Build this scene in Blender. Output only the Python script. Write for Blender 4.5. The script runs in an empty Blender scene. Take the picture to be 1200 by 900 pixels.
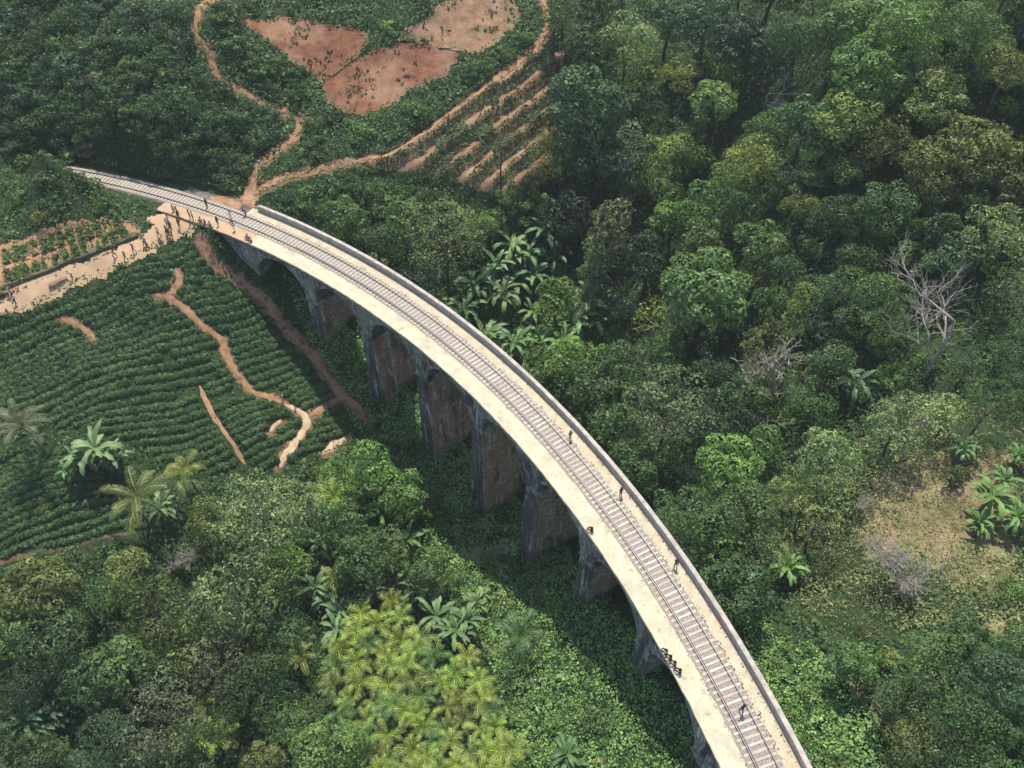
import bpy, math, random
import numpy as np

rng = np.random.default_rng(11)
random.seed(11)
scene = bpy.context.scene
COL = scene.collection
RAD = math.radians

# ------------------------------------------------------------------ camera (fitted to the curve of the rails)
F = 941.811            # focal length in pixels of the 1200 px wide photograph
PITCH = RAD(48.2117)
CAM_H = 71.216         # metres above rail level (z = 0)
CX, CY, RC = -102.6406, -17.2848, 129.6673   # centre and radius of the track curve
CP, SP = math.cos(PITCH), math.sin(PITCH)


def ray(px, py):
    u = (np.asarray(px, float) - 600) / F
    v = (np.asarray(py, float) - 450) / F
    return u, CP - v * SP, -SP - v * CP


def at(px, py, z=0.0):
    dx, dy, dz = ray(px, py)
    t = (z - CAM_H) / dz
    return np.array([dx * t, dy * t])


def project(x, y, z):
    zz = np.asarray(z, float) - CAM_H
    x = np.asarray(x, float); y = np.asarray(y, float)
    fw = y * CP - zz * SP
    fw = np.where(fw < 1, 1, fw)
    dn = -y * SP - zz * CP
    return 600 + F * x / fw, 450 + F * dn / fw, fw


# ------------------------------------------------------------------ noise
def _hash(ix, iy, seed):
    n = (ix.astype(np.int64) * 374761393 + iy.astype(np.int64) * 668265263 + seed * 1442695041) & 0x7fffffff
    n = ((n ^ (n >> 13)) * 1274126177) & 0x7fffffff
    return ((n ^ (n >> 16)) & 0xffff) / 65535.0


def noise2(x, y, seed=0):
    x = np.asarray(x, float); y = np.asarray(y, float)
    ix = np.floor(x); iy = np.floor(y)
    fx = x - ix; fy = y - iy
    fx = fx * fx * (3 - 2 * fx); fy = fy * fy * (3 - 2 * fy)
    a = _hash(ix, iy, seed); b = _hash(ix + 1, iy, seed)
    c = _hash(ix, iy + 1, seed); d = _hash(ix + 1, iy + 1, seed)
    return (a * (1 - fx) + b * fx) * (1 - fy) + (c * (1 - fx) + d * fx) * fy


def fbm(x, y, seed=0, octv=3):
    s = 0; a = 0.5; f = 1.0
    for k in range(octv):
        s = s + a * noise2(np.asarray(x) * f, np.asarray(y) * f, seed + k * 17)
        a *= 0.5; f *= 2.03
    return s / (1 - 0.5 ** octv)


def sstep(a, b, x):
    t = np.clip((np.asarray(x, float) - a) / (b - a), 0, 1)
    return t * t * (3 - 2 * t)


def in_poly(x, y, poly):
    x = np.asarray(x, float); y = np.asarray(y, float)
    poly = np.asarray(poly, float)
    c = np.zeros(x.shape, bool)
    n = len(poly); j = n - 1
    for i in range(n):
        xi, yi = poly[i]; xj, yj = poly[j]
        if yi != yj:
            c ^= ((yi > y) != (yj > y)) & (x < (xj - xi) * (y - yi) / (yj - yi) + xi)
        j = i
    return c


def seg_dist(x, y, pts):
    """distance from points to a polyline"""
    x = np.asarray(x, float); y = np.asarray(y, float)
    d = np.full(x.shape, 1e9)
    for (ax, ay), (bx, by) in zip(pts[:-1], pts[1:]):
        vx, vy = bx - ax, by - ay
        L = vx * vx + vy * vy + 1e-9
        t = np.clip(((x - ax) * vx + (y - ay) * vy) / L, 0, 1)
        d = np.minimum(d, np.hypot(x - ax - t * vx, y - ay - t * vy))
    return d


# ------------------------------------------------------------------ terrain
PIER_TH = [59.2 - 0.15, 53.95, 48.95, 43.9, 38.85, 33.85, 28.8, 23.75, 18.7, 13.65]   # abutment, eight piers, abutment
PIER_GZ = [-5.5, -12.3, -18.0, -22.3, -24.3, -22.3, -14.7, -9.6, -6.9, -4.0]


def arc(th, off, z=None):
    t = np.radians(th)
    x = CX + (RC + off) * np.cos(t); y = CY + (RC + off) * np.sin(t)
    return (x, y) if z is None else np.array([x, y, z])


ctrl = []


def cpx(px, py, z): ctrl.append((*at(px, py, z), z))
def cw(x, y, z): ctrl.append((x, y, z))


for th, gz in zip(PIER_TH[1:], PIER_GZ[1:]):
    cw(*arc(th, -3.4), gz); cw(*arc(th, 3.4), gz - 0.3)
for th in (10, 5, 0): cw(*arc(th, -4), -1.5); cw(*arc(th, 5), -1.8)
for th in (61.5, 64, 67, 70, 73, 76): cw(*arc(th, -2.8), -0.45); cw(*arc(th, 3.6), -0.45)
# tea slope and the road
for a in [(0, 365, -2.2), (80, 330, -1.6), (150, 298, -1.2), (200, 272, -0.9), (230, 292, -3), (265, 320, -6.0), (320, 365, -10), (200, 345, -5.5),
          (60, 290, -0.9), (0, 300, -0.9), (150, 260, -0.3), (0, 420, -5.5), (100, 385, -6), (100, 450, -9), (200, 400, -9), (280, 400, -11), (250, 480, -14), (340, 430, -14.5),
          (330, 520, -18), (400, 490, -19.5), (430, 520, -22), (0, 540, -11.5), (100, 560, -13), (200, 560, -16), (0, 640, -15), (100, 640, -16), (200, 625, -18.5),
          (300, 620, -21), (400, 600, -23), (480, 600, -24.5), (560, 620, -24.8), (465, 690, -25.5), (380, 760, -26), (320, 870, -27), (0, 750, -18), (120, 740, -19.5),
          (220, 740, -22), (0, 890, -19), (150, 890, -22), (480, 770, -24), (480, 890, -24), (560, 690, -22.5), (600, 740, -20.5), (650, 800, -17.5), (600, 890, -20), (700, 820, -15.5), (750, 860, -12.5)]:
    cpx(*a)
# right of the bridge
for a in [(560, 350, -16.5), (620, 400, -19.5), (660, 440, -20.5), (700, 490, -20), (600, 320, -15), (520, 280, -7), (430, 250, -3.8), (360, 232, -1.5), (560, 240, -4.2), (600, 210, -3),
          (330, 212, 0.3), (400, 192, 1.2), (450, 182, 1.8), (540, 126, 4.6), (600, 80, 7), (640, 45, 9), (640, 130, 1.5), (630, 180, -2.5), (480, 215, -1.5), (520, 190, 0),
          (400, 110, 5.5), (460, 90, 6.5), (530, 75, 8), (350, 55, 9), (420, 55, 9), (530, 30, 10.5), (600, 20, 10.5), (300, 20, 12), (440, 20, 12), (520, -20, 15),
          (700, 330, -16.5), (760, 250, -10), (800, 400, -14), (760, 500, -16), (900, 300, -5), (850, 200, -3), (750, 100, 1), (800, 30, 5), (900, 100, 5), (1000, 200, 5), (1150, 100, 17),
          (1000, 50, 14), (1180, 200, 9), (1180, 300, 3), (1050, 350, -2), (930, 430, -8), (1090, 425, -3), (1180, 450, -1.5), (1050, 540, -4.5), (1160, 600, -3), (960, 560, -8), (900, 600, -10),
          (1070, 700, -4), (1180, 750, -2), (960, 700, -8), (850, 640, -11.5), (870, 730, -9.5), (930, 820, -6.5), (1000, 880, -5), (1050, 800, -4), (1180, 880, -1)]:
    cpx(*a)
# hillside over the far end of the track
for a in [(100, 180, 1.8), (100, 120, 9), (200, 160, 4), (200, 60, 17), (0, 160, 5), (0, 60, 22), (100, 20, 24), (250, 130, 5.5), (250, 60, 12), (240, 10, 17), (320, 150, 3), (305, 195, 0.9), (330, 132, 4.5),
          (265, 100, 8), (0, 215, 0.8), (50, 215, 1.8), (40, 250, 0.0), (-60, 300, 1), (-60, 420, -5), (-60, 560, -12), (-60, 750, -17), (1260, 300, 5), (1260, 600, -2), (1260, 850, 0), (1260, 80, 22)]:
    cpx(*a)
for a in [(-20, 8, -21), (20, 8, -15), (-50, 5, -19), (55, 5, -3), (0, -40, -22), (-70, -40, -16), (80, -40, 2), (-160, 60, 0), (-170, 150, 15), (170, 60, 8), (175, 170, 30), (-150, 230, 45), (0, 240, 26), (150, 240, 38),
          (-60, 225, 34), (70, 230, 28)]:
    cw(*a)
ctrl = np.array(ctrl)


def _tps_fit(pts, lam=40.0):
    n = len(pts)
    d = np.hypot(pts[:, None, 0] - pts[None, :, 0], pts[:, None, 1] - pts[None, :, 1])
    K = np.where(d > 0, d * d * np.log(d + 1e-9), 0) + lam * np.eye(n)
    P = np.c_[np.ones(n), pts[:, :2]]
    A = np.block([[K, P], [P.T, np.zeros((3, 3))]])
    return np.linalg.solve(A, np.r_[pts[:, 2], 0, 0, 0])


_w = _tps_fit(ctrl)
STEP = 0.5
GX = np.arange(-160, 160.1, STEP); GY = np.arange(-30, 270.1, STEP)
_gx, _gy = np.meshgrid(GX, GY)
GZ = _w[-3] + _w[-2] * _gx + _w[-1] * _gy
for (a, b, _), w in zip(ctrl, _w[:-3]):
    d2 = (_gx - a) ** 2 + (_gy - b) ** 2 + 1e-9
    GZ += w * 0.5 * d2 * np.log(d2)
GZ = np.clip(GZ, -29, 70)
TH = np.degrees(np.arctan2(_gy - CY, _gx - CX)); OFF = np.hypot(_gx - CX, _gy - CY) - RC
natural = (fbm(_gx / 9, _gy / 9, 3) - 0.5) * 1.6 + (noise2(_gx / 2.6, _gy / 2.6, 9) - 0.5) * 0.35
TERR_POLY = np.array([at(*p, z) for *p, z in [(412, 186, 1), (448, 178, 1.6), (490, 154, 3), (540, 120, 4.5), (600, 74, 7), (635, 48, 9), (672, 52, 7), (660, 150, 1), (650, 200, -2), (600, 238, -4.2), (540, 228, -3), (480, 220, -2), (432, 212, -0.8)]])
flat = np.zeros_like(GZ)
railside = (TH > 60.0) & (TH < 81)
tr = np.where(railside, 1 - sstep(3.2, 7.0, np.abs(OFF - 0.2)), 0) * sstep(60.0, 62.0, TH) * (1 - sstep(77.0, 81.0, TH))
inT = in_poly(_gx, _gy, TERR_POLY)
GZ = GZ + natural * (1 - tr) * np.where(inT, 0.12, 1)
GZ = GZ * (1 - tr) + (-0.42) * tr
TP = np.array([at(*p, z) for *p, z in [(400, 193, 1.2), (430, 187, 1.6), (455, 182, 2.0), (480, 168, 2.9), (508, 148, 3.8), (540, 126, 4.6), (575, 99, 6.0), (603, 79, 7), (628, 59, 8.2), (645, 40, 9)]])
TPZ = np.array([1.2, 1.6, 2.0, 2.9, 3.8, 4.6, 6.0, 7, 8.2, 9])
TREAD, RISE_ = 2.6, 1.45


def terrace_coords(x, y):
    x = np.asarray(x, float); y = np.asarray(y, float)
    d = np.full(x.shape, 1e9); zz = np.zeros(x.shape)
    for (a, b), (za, zb) in zip(zip(TP[:-1], TP[1:]), zip(TPZ[:-1], TPZ[1:])):
        v = b - a; t = np.clip(((x - a[0]) * v[0] + (y - a[1]) * v[1]) / (v @ v), 0, 1)
        dd = np.hypot(x - a[0] - t * v[0], y - a[1] - t * v[1]); m_ = dd < d
        d = np.where(m_, dd, d); zz = np.where(m_, za + t * (zb - za), zz)
    d = np.maximum(d - 0.8 + (fbm(x / 6, y / 6, 71) - 0.5) * 1.6, 0)
    k = np.floor(d / TREAD); f = d / TREAD - k
    return d, k, f, zz


_d, _k, _f, _zz = terrace_coords(_gx, _gy)
_tz = _zz - RISE_ * (_k + sstep(0.0, 0.36, _f))
_edge = seg_dist(_gx, _gy, np.r_[TERR_POLY, TERR_POLY[:1]])
_mask = np.where(inT, sstep(0.0, 3.0, _edge + 0.2), 0)
GZ = GZ * (1 - _mask) + _tz * _mask


def ground(x, y):
    x = np.asarray(x, float); y = np.asarray(y, float)
    fx = np.clip((x - GX[0]) / STEP, 0, len(GX) - 1.001); fy = np.clip((y - GY[0]) / STEP, 0, len(GY) - 1.001)
    ix = fx.astype(int); iy = fy.astype(int); fx = fx - ix; fy = fy - iy
    return ((GZ[iy, ix] * (1 - fx) + GZ[iy, ix + 1] * fx) * (1 - fy) + (GZ[iy + 1, ix] * (1 - fx) + GZ[iy + 1, ix + 1] * fx) * fy)


_T = np.arange(45, 420, 0.4)


def hit(px, py, H=0.0):
    """the place where something H metres above the ground is seen at a pixel"""
    dx, dy, dz = ray(px, py)
    x = dx * _T; y = dy * _T; z = CAM_H + dz * _T
    below = z < ground(x, y) + H
    i = int(np.argmax(below)) if below.any() else len(_T) - 1
    return np.array([x[i], y[i], ground(x[i], y[i])])


def hitxy(pts):
    return np.array([hit(*p)[:2] for p in pts])


# ------------------------------------------------------------------ mesh helpers
def new_mesh(name, verts, faces, mats, smooth=False, uv=None, midx=None):
    me = bpy.data.meshes.new(name)
    verts = np.asarray(verts, np.float32)
    if isinstance(faces, np.ndarray):
        k = faces.shape[1]; nf = len(faces)
        me.vertices.add(len(verts)); me.vertices.foreach_set('co', verts.ravel())
        me.loops.add(nf * k); me.loops.foreach_set('vertex_index', faces.astype(np.int32).ravel())
        me.polygons.add(nf)
        me.polygons.foreach_set('loop_start', np.arange(0, nf * k, k, dtype=np.int32))
        me.update(calc_edges=True)
    else:
        me.from_pydata(verts.tolist(), [], faces); me.update()
    if smooth: me.polygons.foreach_set('use_smooth', np.ones(len(me.polygons), bool))
    if midx is not None: me.polygons.foreach_set('material_index', np.asarray(midx, np.int32))
    if uv is not None:
        l = me.uv_layers.new(name='UVMap')
        vi = np.empty(len(me.loops), np.int32); me.loops.foreach_get('vertex_index', vi)
        l.data.foreach_set('uv', np.asarray(uv, np.float32)[vi].ravel())
    for m in (mats if isinstance(mats, (list, tuple)) else [mats]): me.materials.append(m)
    me.validate()
    return me


def link(name, me, parent=None, loc=None, rz=None, scale=None, color=None):
    o = bpy.data.objects.new(name, me); COL.objects.link(o)
    if parent is not None: o.parent = parent
    if loc is not None: o.location = [float(v) for v in loc]
    if rz is not None: o.rotation_euler = (0, 0, float(rz))
    if scale is not None: o.scale = (scale,) * 3 if np.isscalar(scale) else tuple(float(s) for s in scale)
    if color is not None: o.color = (*[float(c) for c in color], 1)
    return o


def tag(o, label=None, cat=None, group=None, kind=None):
    if label: o['label'] = label
    if cat: o['category'] = cat
    if group: o['group'] = group
    if kind: o['kind'] = kind
    return o


class MB:
    """collects pieces into one mesh"""
    def __init__(s): s.v = []; s.f = []; s.uv = []; s.m = []; s.n = 0

    def add(s, v, f, uv=None, m=0):
        v = np.asarray(v, float)
        s.v.append(v); s.f += [tuple(int(i) + s.n for i in q) for q in f]; s.m += [m] * len(f)
        s.uv.append(np.zeros((len(v), 2)) if uv is None else np.asarray(uv, float)); s.n += len(v)

    def box(s, c, size, rz=0.0, m=0):
        x, y, z = np.array(size) / 2
        v = np.array([(-x, -y, -z), (x, -y, -z), (x, y, -z), (-x, y, -z), (-x, -y, z), (x, -y, z), (x, y, z), (-x, y, z)])
        ca, sa = math.cos(rz), math.sin(rz)
        v = np.c_[v[:, 0] * ca - v[:, 1] * sa, v[:, 0] * sa + v[:, 1] * ca, v[:, 2]] + np.array(c)
        s.add(v, [(0, 3, 2, 1), (4, 5, 6, 7), (0, 1, 5, 4), (1, 2, 6, 5), (2, 3, 7, 6), (3, 0, 4, 7)], m=m)

    def tube(s, pts, rad, n=6, m=0):
        pts = np.asarray(pts, float); rad = np.broadcast_to(np.asarray(rad, float), (len(pts),))
        tg = np.gradient(pts, axis=0) if len(pts) > 2 else np.repeat((pts[1] - pts[0])[None], 2, 0)
        tg /= np.linalg.norm(tg, axis=1)[:, None] + 1e-9
        ref = np.array([0, 0, 1.0]) if abs(tg[0, 2]) < 0.9 else np.array([1.0, 0, 0])
        V = []
        a = np.linspace(0, 2 * np.pi, n, endpoint=False)
        u = np.cross(tg[0], ref); u /= np.linalg.norm(u)
        for p, t, r in zip(pts, tg, rad):
            u = u - t * (u @ t); u /= np.linalg.norm(u) + 1e-9
            w = np.cross(t, u)
            V.append(p + r * (np.cos(a)[:, None] * u + np.sin(a)[:, None] * w))
        V = np.concatenate(V); Fc = []
        for i in range(len(pts) - 1):
            for k in range(n):
                k2 = (k + 1) % n
                Fc.append((i * n + k, i * n + k2, (i + 1) * n + k2, (i + 1) * n + k))
        Fc.append(tuple(range(n))[::-1]); Fc.append(tuple((len(pts) - 1) * n + k for k in range(n)))
        s.add(V, Fc, m=m)

    def mesh(s, name, mats, smooth=False):
        return new_mesh(name, np.concatenate(s.v), s.f, mats, smooth, np.concatenate(s.uv), s.m)


# ------------------------------------------------------------------ materials
def nodes_of(name):
    m = bpy.data.materials.new(name); m.use_nodes = True
    nt = m.node_tree; nt.nodes.clear()
    out = nt.nodes.new('ShaderNodeOutputMaterial')
    return m, nt, out


def nd(nt, t, **kw):
    n = nt.nodes.new(t)
    for k, v in kw.items():
        if k.startswith('i_'):
            n.inputs[int(k[2:]) if k[2:].isdigit() else k[2:].replace('_', ' ')].default_value = v
        else: setattr(n, k, v)
    return n


def ramp(nt, fac, stops):
    r = nt.nodes.new('ShaderNodeValToRGB')
    e = r.color_ramp.elements
    while len(e) < len(stops): e.new(0.5)
    for el, (p, c) in zip(e, stops):
        el.position = p; el.color = (*c, 1) if len(c) == 3 else c
    nt.links.new(fac, r.inputs[0])
    return r.outputs[0]


def mixc(nt, fac, a, b, mode='MIX'):
    n = nt.nodes.new('ShaderNodeMix'); n.data_type = 'RGBA'; n.blend_type = mode
    for sock, val in ((n.inputs[0], fac), (n.inputs[6], a), (n.inputs[7], b)):
        if hasattr(val, 'is_linked'): nt.links.new(val, sock)
        else: sock.default_value = val if np.isscalar(val) else (*val, 1)
    return n.outputs[2]


def tex_noise(nt, scale, detail=4, rough=0.55, vec=None, mul=None):
    if vec is None:
        g = nt.nodes.new('ShaderNodeNewGeometry'); vec = g.outputs['Position']
    if mul is not None:
        mp = nt.nodes.new('ShaderNodeVectorMath'); mp.operation = 'MULTIPLY'; mp.inputs[1].default_value = mul
        nt.links.new(vec, mp.inputs[0]); vec = mp.outputs[0]
    n = nd(nt, 'ShaderNodeTexNoise'); n.inputs['Scale'].default_value = scale; n.inputs['Detail'].default_value = detail
    n.inputs['Roughness'].default_value = rough
    nt.links.new(vec, n.inputs['Vector'])
    return n.outputs[0]


def bsdf(nt, out, color, rough=0.9, spec=0.2, metal=0.0, bump=None, bstr=0.4, bdist=0.05):
    b = nt.nodes.new('ShaderNodeBsdfPrincipled')
    if hasattr(color, 'is_linked'): nt.links.new(color, b.inputs['Base Color'])
    else: b.inputs['Base Color'].default_value = (*color, 1)
    b.inputs['Roughness'].default_value = rough; b.inputs['Specular IOR Level'].default_value = spec; b.inputs['Metallic'].default_value = metal
    if bump is not None:
        bn = nt.nodes.new('ShaderNodeBump'); bn.inputs['Strength'].default_value = bstr; bn.inputs['Distance'].default_value = bdist
        nt.links.new(bump, bn.inputs['Height']); nt.links.new(bn.outputs[0], b.inputs['Normal'])
    nt.links.new(b.outputs[0], out.inputs[0])
    return b


def mat_mottled(name, stops, scale, detail=6, rough=0.9, bstr=0.4, bdist=0.05, second=None, spec=0.2, obj_color=False):
    """colour from large and small noise; second = (scale, lo, hi, colour, amount)"""
    m, nt, out = nodes_of(name)
    n = tex_noise(nt, scale, detail, 0.62)
    c = ramp(nt, n, stops)
    if obj_color:
        oi = nt.nodes.new('ShaderNodeObjectInfo'); c = mixc(nt, 1.0, c, oi.outputs['Color'], 'MULTIPLY')
    for s in (second or []):
        n2 = tex_noise(nt, s[0], 5, 0.6, mul=s[5] if len(s) > 5 else None)
        fac = ramp(nt, n2, [(s[1], (0, 0, 0)), (s[2], (s[4],) * 3)])
        c = mixc(nt, fac, c, s[3])
    bsdf(nt, out, c, rough, spec, bump=n, bstr=bstr, bdist=bdist)
    return m


def mat_leaf(name, trans=0.3, lo=0.55, hi=1.5, rough=0.5, spec=0.25, yellow=(0.16, 0.15, 0.03), ymix=0.25):
    m, nt, out = nodes_of(name)
    oi = nt.nodes.new('ShaderNodeObjectInfo'); g = nt.nodes.new('ShaderNodeNewGeometry')
    mr = nd(nt, 'ShaderNodeMapRange'); mr.inputs[3].default_value = lo; mr.inputs[4].default_value = hi
    nt.links.new(g.outputs['Random Per Island'], mr.inputs[0])
    c = mixc(nt, 1.0, oi.outputs['Color'], mr.outputs[0], 'MULTIPLY')
    nb = tex_noise(nt, 0.45, 3); c = mixc(nt, 1.0, c, ramp(nt, nb, [(0.3, (0.68, 0.7, 0.72)), (0.7, (1.35, 1.3, 1.2))]), 'MULTIPLY')
    n = tex_noise(nt, 0.9, 3)
    f = ramp(nt, n, [(0.5, (0, 0, 0)), (0.75, (ymix,) * 3)])
    c = mixc(nt, f, c, yellow)
    b = nt.nodes.new('ShaderNodeBsdfPrincipled'); b.inputs['Roughness'].default_value = rough; b.inputs['Specular IOR Level'].default_value = spec
    t = nt.nodes.new('ShaderNodeBsdfTranslucent')
    nt.links.new(c, b.inputs['Base Color'])
    tc = mixc(nt, 1.0, c, (1.1, 1.25, 0.6), 'MULTIPLY'); nt.links.new(tc, t.inputs[0])
    mx = nt.nodes.new('ShaderNodeMixShader'); mx.inputs[0].default_value = trans
    nt.links.new(b.outputs[0], mx.inputs[1]); nt.links.new(t.outputs[0], mx.inputs[2]); nt.links.new(mx.outputs[0], out.inputs[0])
    return m


M = {}
M['leaf'] = mat_leaf('leaf')
M['palm'] = mat_leaf('palm_leaf', 0.25, 0.65, 1.3, 0.45, 0.3, (0.3, 0.34, 0.07), 0.3)
M['banana'] = mat_leaf('banana_leaf', 0.25, 0.7, 1.3, 0.5, 0.3, (0.16, 0.2, 0.05), 0.2)
M['cover'] = mat_leaf('ground_cover_leaf', 0.28, 0.5, 1.5, 0.55, 0.25)
M['dryleaf'] = mat_leaf('dry_grass_blade', 0.25, 0.5, 1.4, 0.7, 0.1, (0.25, 0.19, 0.09), 0.6)
M['bark'] = mat_mottled('bark', [(0.3, (0.05, 0.04, 0.03)), (0.7, (0.16, 0.13, 0.1))], 3.0, second=[(1.0, 0.55, 0.7, (0.22, 0.21, 0.17), 0.6)])
M['palebark'] = mat_mottled('pale_bark', [(0.3, (0.2, 0.175, 0.14)), (0.7, (0.4, 0.36, 0.3))], 2.5)
M['palmbark'] = mat_mottled('palm_bark', [(0.3, (0.1, 0.09, 0.06)), (0.7, (0.24, 0.21, 0.15))], 4.0)


def make_ground_mat():
    m, nt, out = nodes_of('ground_soil')
    n = tex_noise(nt, 0.35, 8, 0.65)
    c = ramp(nt, n, [(0.3, (0.014, 0.03, 0.011)), (0.5, (0.026, 0.05, 0.017)), (0.7, (0.05, 0.066, 0.025))])
    at_ = nt.nodes.new('ShaderNodeAttribute'); at_.attribute_name = 'wear'
    sep = nt.nodes.new('ShaderNodeSeparateColor'); nt.links.new(at_.outputs['Color'], sep.inputs[0])
    nf = tex_noise(nt, 1.1, 8, 0.7); n2 = tex_noise(nt, 0.3, 6, 0.65)
    dry = ramp(nt, n2, [(0.3, (0.1, 0.1, 0.042)), (0.5, (0.2, 0.165, 0.085)), (0.7, (0.34, 0.25, 0.15))])
    soil = ramp(nt, n2, [(0.3, (0.17, 0.09, 0.052)), (0.55, (0.28, 0.175, 0.105)), (0.75, (0.4, 0.29, 0.185))])
    path = ramp(nt, n2, [(0.3, (0.17, 0.09, 0.05)), (0.55, (0.27, 0.16, 0.095)), (0.75, (0.36, 0.24, 0.145))])
    for k, col in ((0, dry), (1, soil), (2, path)):
        a = nt.nodes.new('ShaderNodeMath'); a.operation = 'ADD'; nt.links.new(sep.outputs[k], a.inputs[0]); nt.links.new(nf, a.inputs[1])
        f = ramp(nt, a.outputs[0], [(0.86, (0, 0, 0)), (1.0, (1, 1, 1))])
        c = mixc(nt, f, c, col)
    bsdf(nt, out, c, 0.95, 0.15, bump=nf, bstr=0.9, bdist=0.2)
    return m


M['ground'] = make_ground_mat()
M['sand'] = mat_mottled('sandy_road', [(0.3, (0.36, 0.24, 0.145)), (0.55, (0.43, 0.3, 0.18)), (0.75, (0.48, 0.35, 0.225))], 0.5, 8, bstr=0.3, second=[(0.25, 0.55, 0.75, (0.47, 0.3, 0.18), 0.6)])
M['path'] = mat_mottled('red_earth_path', [(0.3, (0.2, 0.1, 0.052)), (0.5, (0.31, 0.175, 0.095)), (0.75, (0.4, 0.26, 0.15))], 0.9, 8, bstr=0.7, second=[(0.5, 0.55, 0.75, (0.22, 0.11, 0.06), 0.6), (0.7, 0.56, 0.64, (0.045, 0.065, 0.025), 0.8)])
M['darkpath'] = mat_mottled('dark_earth_track', [(0.3, (0.07, 0.045, 0.028)), (0.55, (0.13, 0.08, 0.05)), (0.75, (0.2, 0.125, 0.08))], 0.9, 8, bstr=0.7, second=[(0.7, 0.5, 0.6, (0.045, 0.065, 0.025), 0.85)])
M['paleearth'] = mat_mottled('pale_trodden_earth', [(0.3, (0.42, 0.29, 0.17)), (0.6, (0.55, 0.42, 0.27)), (0.75, (0.62, 0.5, 0.34))], 0.9, 8, bstr=0.5)
M['field'] = mat_mottled('ploughed_red_soil', [(0.28, (0.1, 0.04, 0.022)), (0.5, (0.185, 0.078, 0.042)), (0.72, (0.25, 0.125, 0.075))], 0.8, 9, bstr=1.0, bdist=0.2,
                         second=[(0.12, 0.5, 0.7, (0.36, 0.24, 0.15), 0.6), (1.6, 0.6, 0.68, (0.07, 0.08, 0.03), 0.6)])
M['terrace'] = mat_mottled('terrace_soil', [(0.3, (0.19, 0.1, 0.06)), (0.5, (0.34, 0.22, 0.135)), (0.72, (0.46, 0.34, 0.22))], 0.5, 9, bstr=1.0, bdist=0.2,
                           second=[(0.3, 0.5, 0.62, (0.05, 0.06, 0.028), 0.75)])
M['tanfield'] = mat_mottled('dry_tan_soil', [(0.3, (0.15, 0.08, 0.045)), (0.5, (0.26, 0.15, 0.088)), (0.72, (0.35, 0.23, 0.14))], 0.7, 9, bstr=1.0, bdist=0.2, second=[(0.25, 0.5, 0.65, (0.1, 0.11, 0.045), 0.75)])
M['drygrass'] = mat_mottled('dry_ground', [(0.3, (0.1, 0.1, 0.045)), (0.5, (0.21, 0.17, 0.085)), (0.72, (0.33, 0.25, 0.14))], 0.4, 9, bstr=1.0, bdist=0.15,
                            second=[(0.25, 0.5, 0.65, (0.06, 0.075, 0.025), 0.8)])


def mat_stone(name, c1, c2, mortar, stain, stain_lo, stain_hi, stain_amt, streak, streak_amt, rust=False):
    m, nt, out = nodes_of(name)
    uv = nt.nodes.new('ShaderNodeUVMap')
    br = nt.nodes.new('ShaderNodeTexBrick'); nt.links.new(uv.outputs[0], br.inputs[0])
    br.inputs['Color1'].default_value = (*c1, 1); br.inputs['Color2'].default_value = (*c2, 1); br.inputs['Mortar'].default_value = (*mortar, 1)
    br.inputs['Scale'].default_value = 1.0; br.inputs['Brick Width'].default_value = 1.05; br.inputs['Row Height'].default_value = 0.46
    br.inputs['Mortar Size'].default_value = 0.05; br.inputs['Bias'].default_value = 0.0
    n0 = tex_noise(nt, 0.8, 8, 0.65)
    c = mixc(nt, ramp(nt, n0, [(0.3, (0, 0, 0)), (0.75, (0.7,) * 3)]), br.outputs[0], (c1[0] * 0.6, c1[1] * 0.55, c1[2] * 0.5))
    n1 = tex_noise(nt, 0.42, 7, 0.6, mul=(1, 1, 0.35))
    c = mixc(nt, ramp(nt, n1, [(stain_lo, (0, 0, 0)), (stain_hi, (stain_amt,) * 3)]), c, stain)
    n2 = tex_noise(nt, 1.5, 6, 0.7, mul=(1, 1, 0.16))
    c = mixc(nt, ramp(nt, n2, [(0.54, (0, 0, 0)), (0.66, (streak_amt,) * 3)]), c, streak)
    n6 = tex_noise(nt, 1.1, 6, 0.7, mul=(1, 1, 0.12))
    c = mixc(nt, ramp(nt, n6, [(0.55, (0, 0, 0)), (0.68, (0.85,) * 3)]), c, (0.03, 0.028, 0.026))
    if rust:
        n4 = tex_noise(nt, 0.33, 6, 0.65)
        c = mixc(nt, ramp(nt, n4, [(0.52, (0, 0, 0)), (0.64, (0.75,) * 3)]), c, (0.3, 0.15, 0.075))
        n5 = tex_noise(nt, 0.9, 7, 0.7)
        c = mixc(nt, ramp(nt, n5, [(0.57, (0, 0, 0)), (0.68, (0.8,) * 3)]), c, (0.5, 0.45, 0.38))
    n3 = tex_noise(nt, 2.3, 4, 0.7)
    add = nt.nodes.new('ShaderNodeMath'); add.operation = 'ADD'
    nt.links.new(br.outputs['Fac'], add.inputs[0]); nt.links.new(n3, add.inputs[1])
    inv = nt.nodes.new('ShaderNodeMath'); inv.operation = 'MULTIPLY'; inv.inputs[1].default_value = -1; nt.links.new(add.outputs[0], inv.inputs[0])
    bsdf(nt, out, c, 0.92, 0.15, bump=inv.outputs[0], bstr=0.8, bdist=0.08)
    return m


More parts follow.
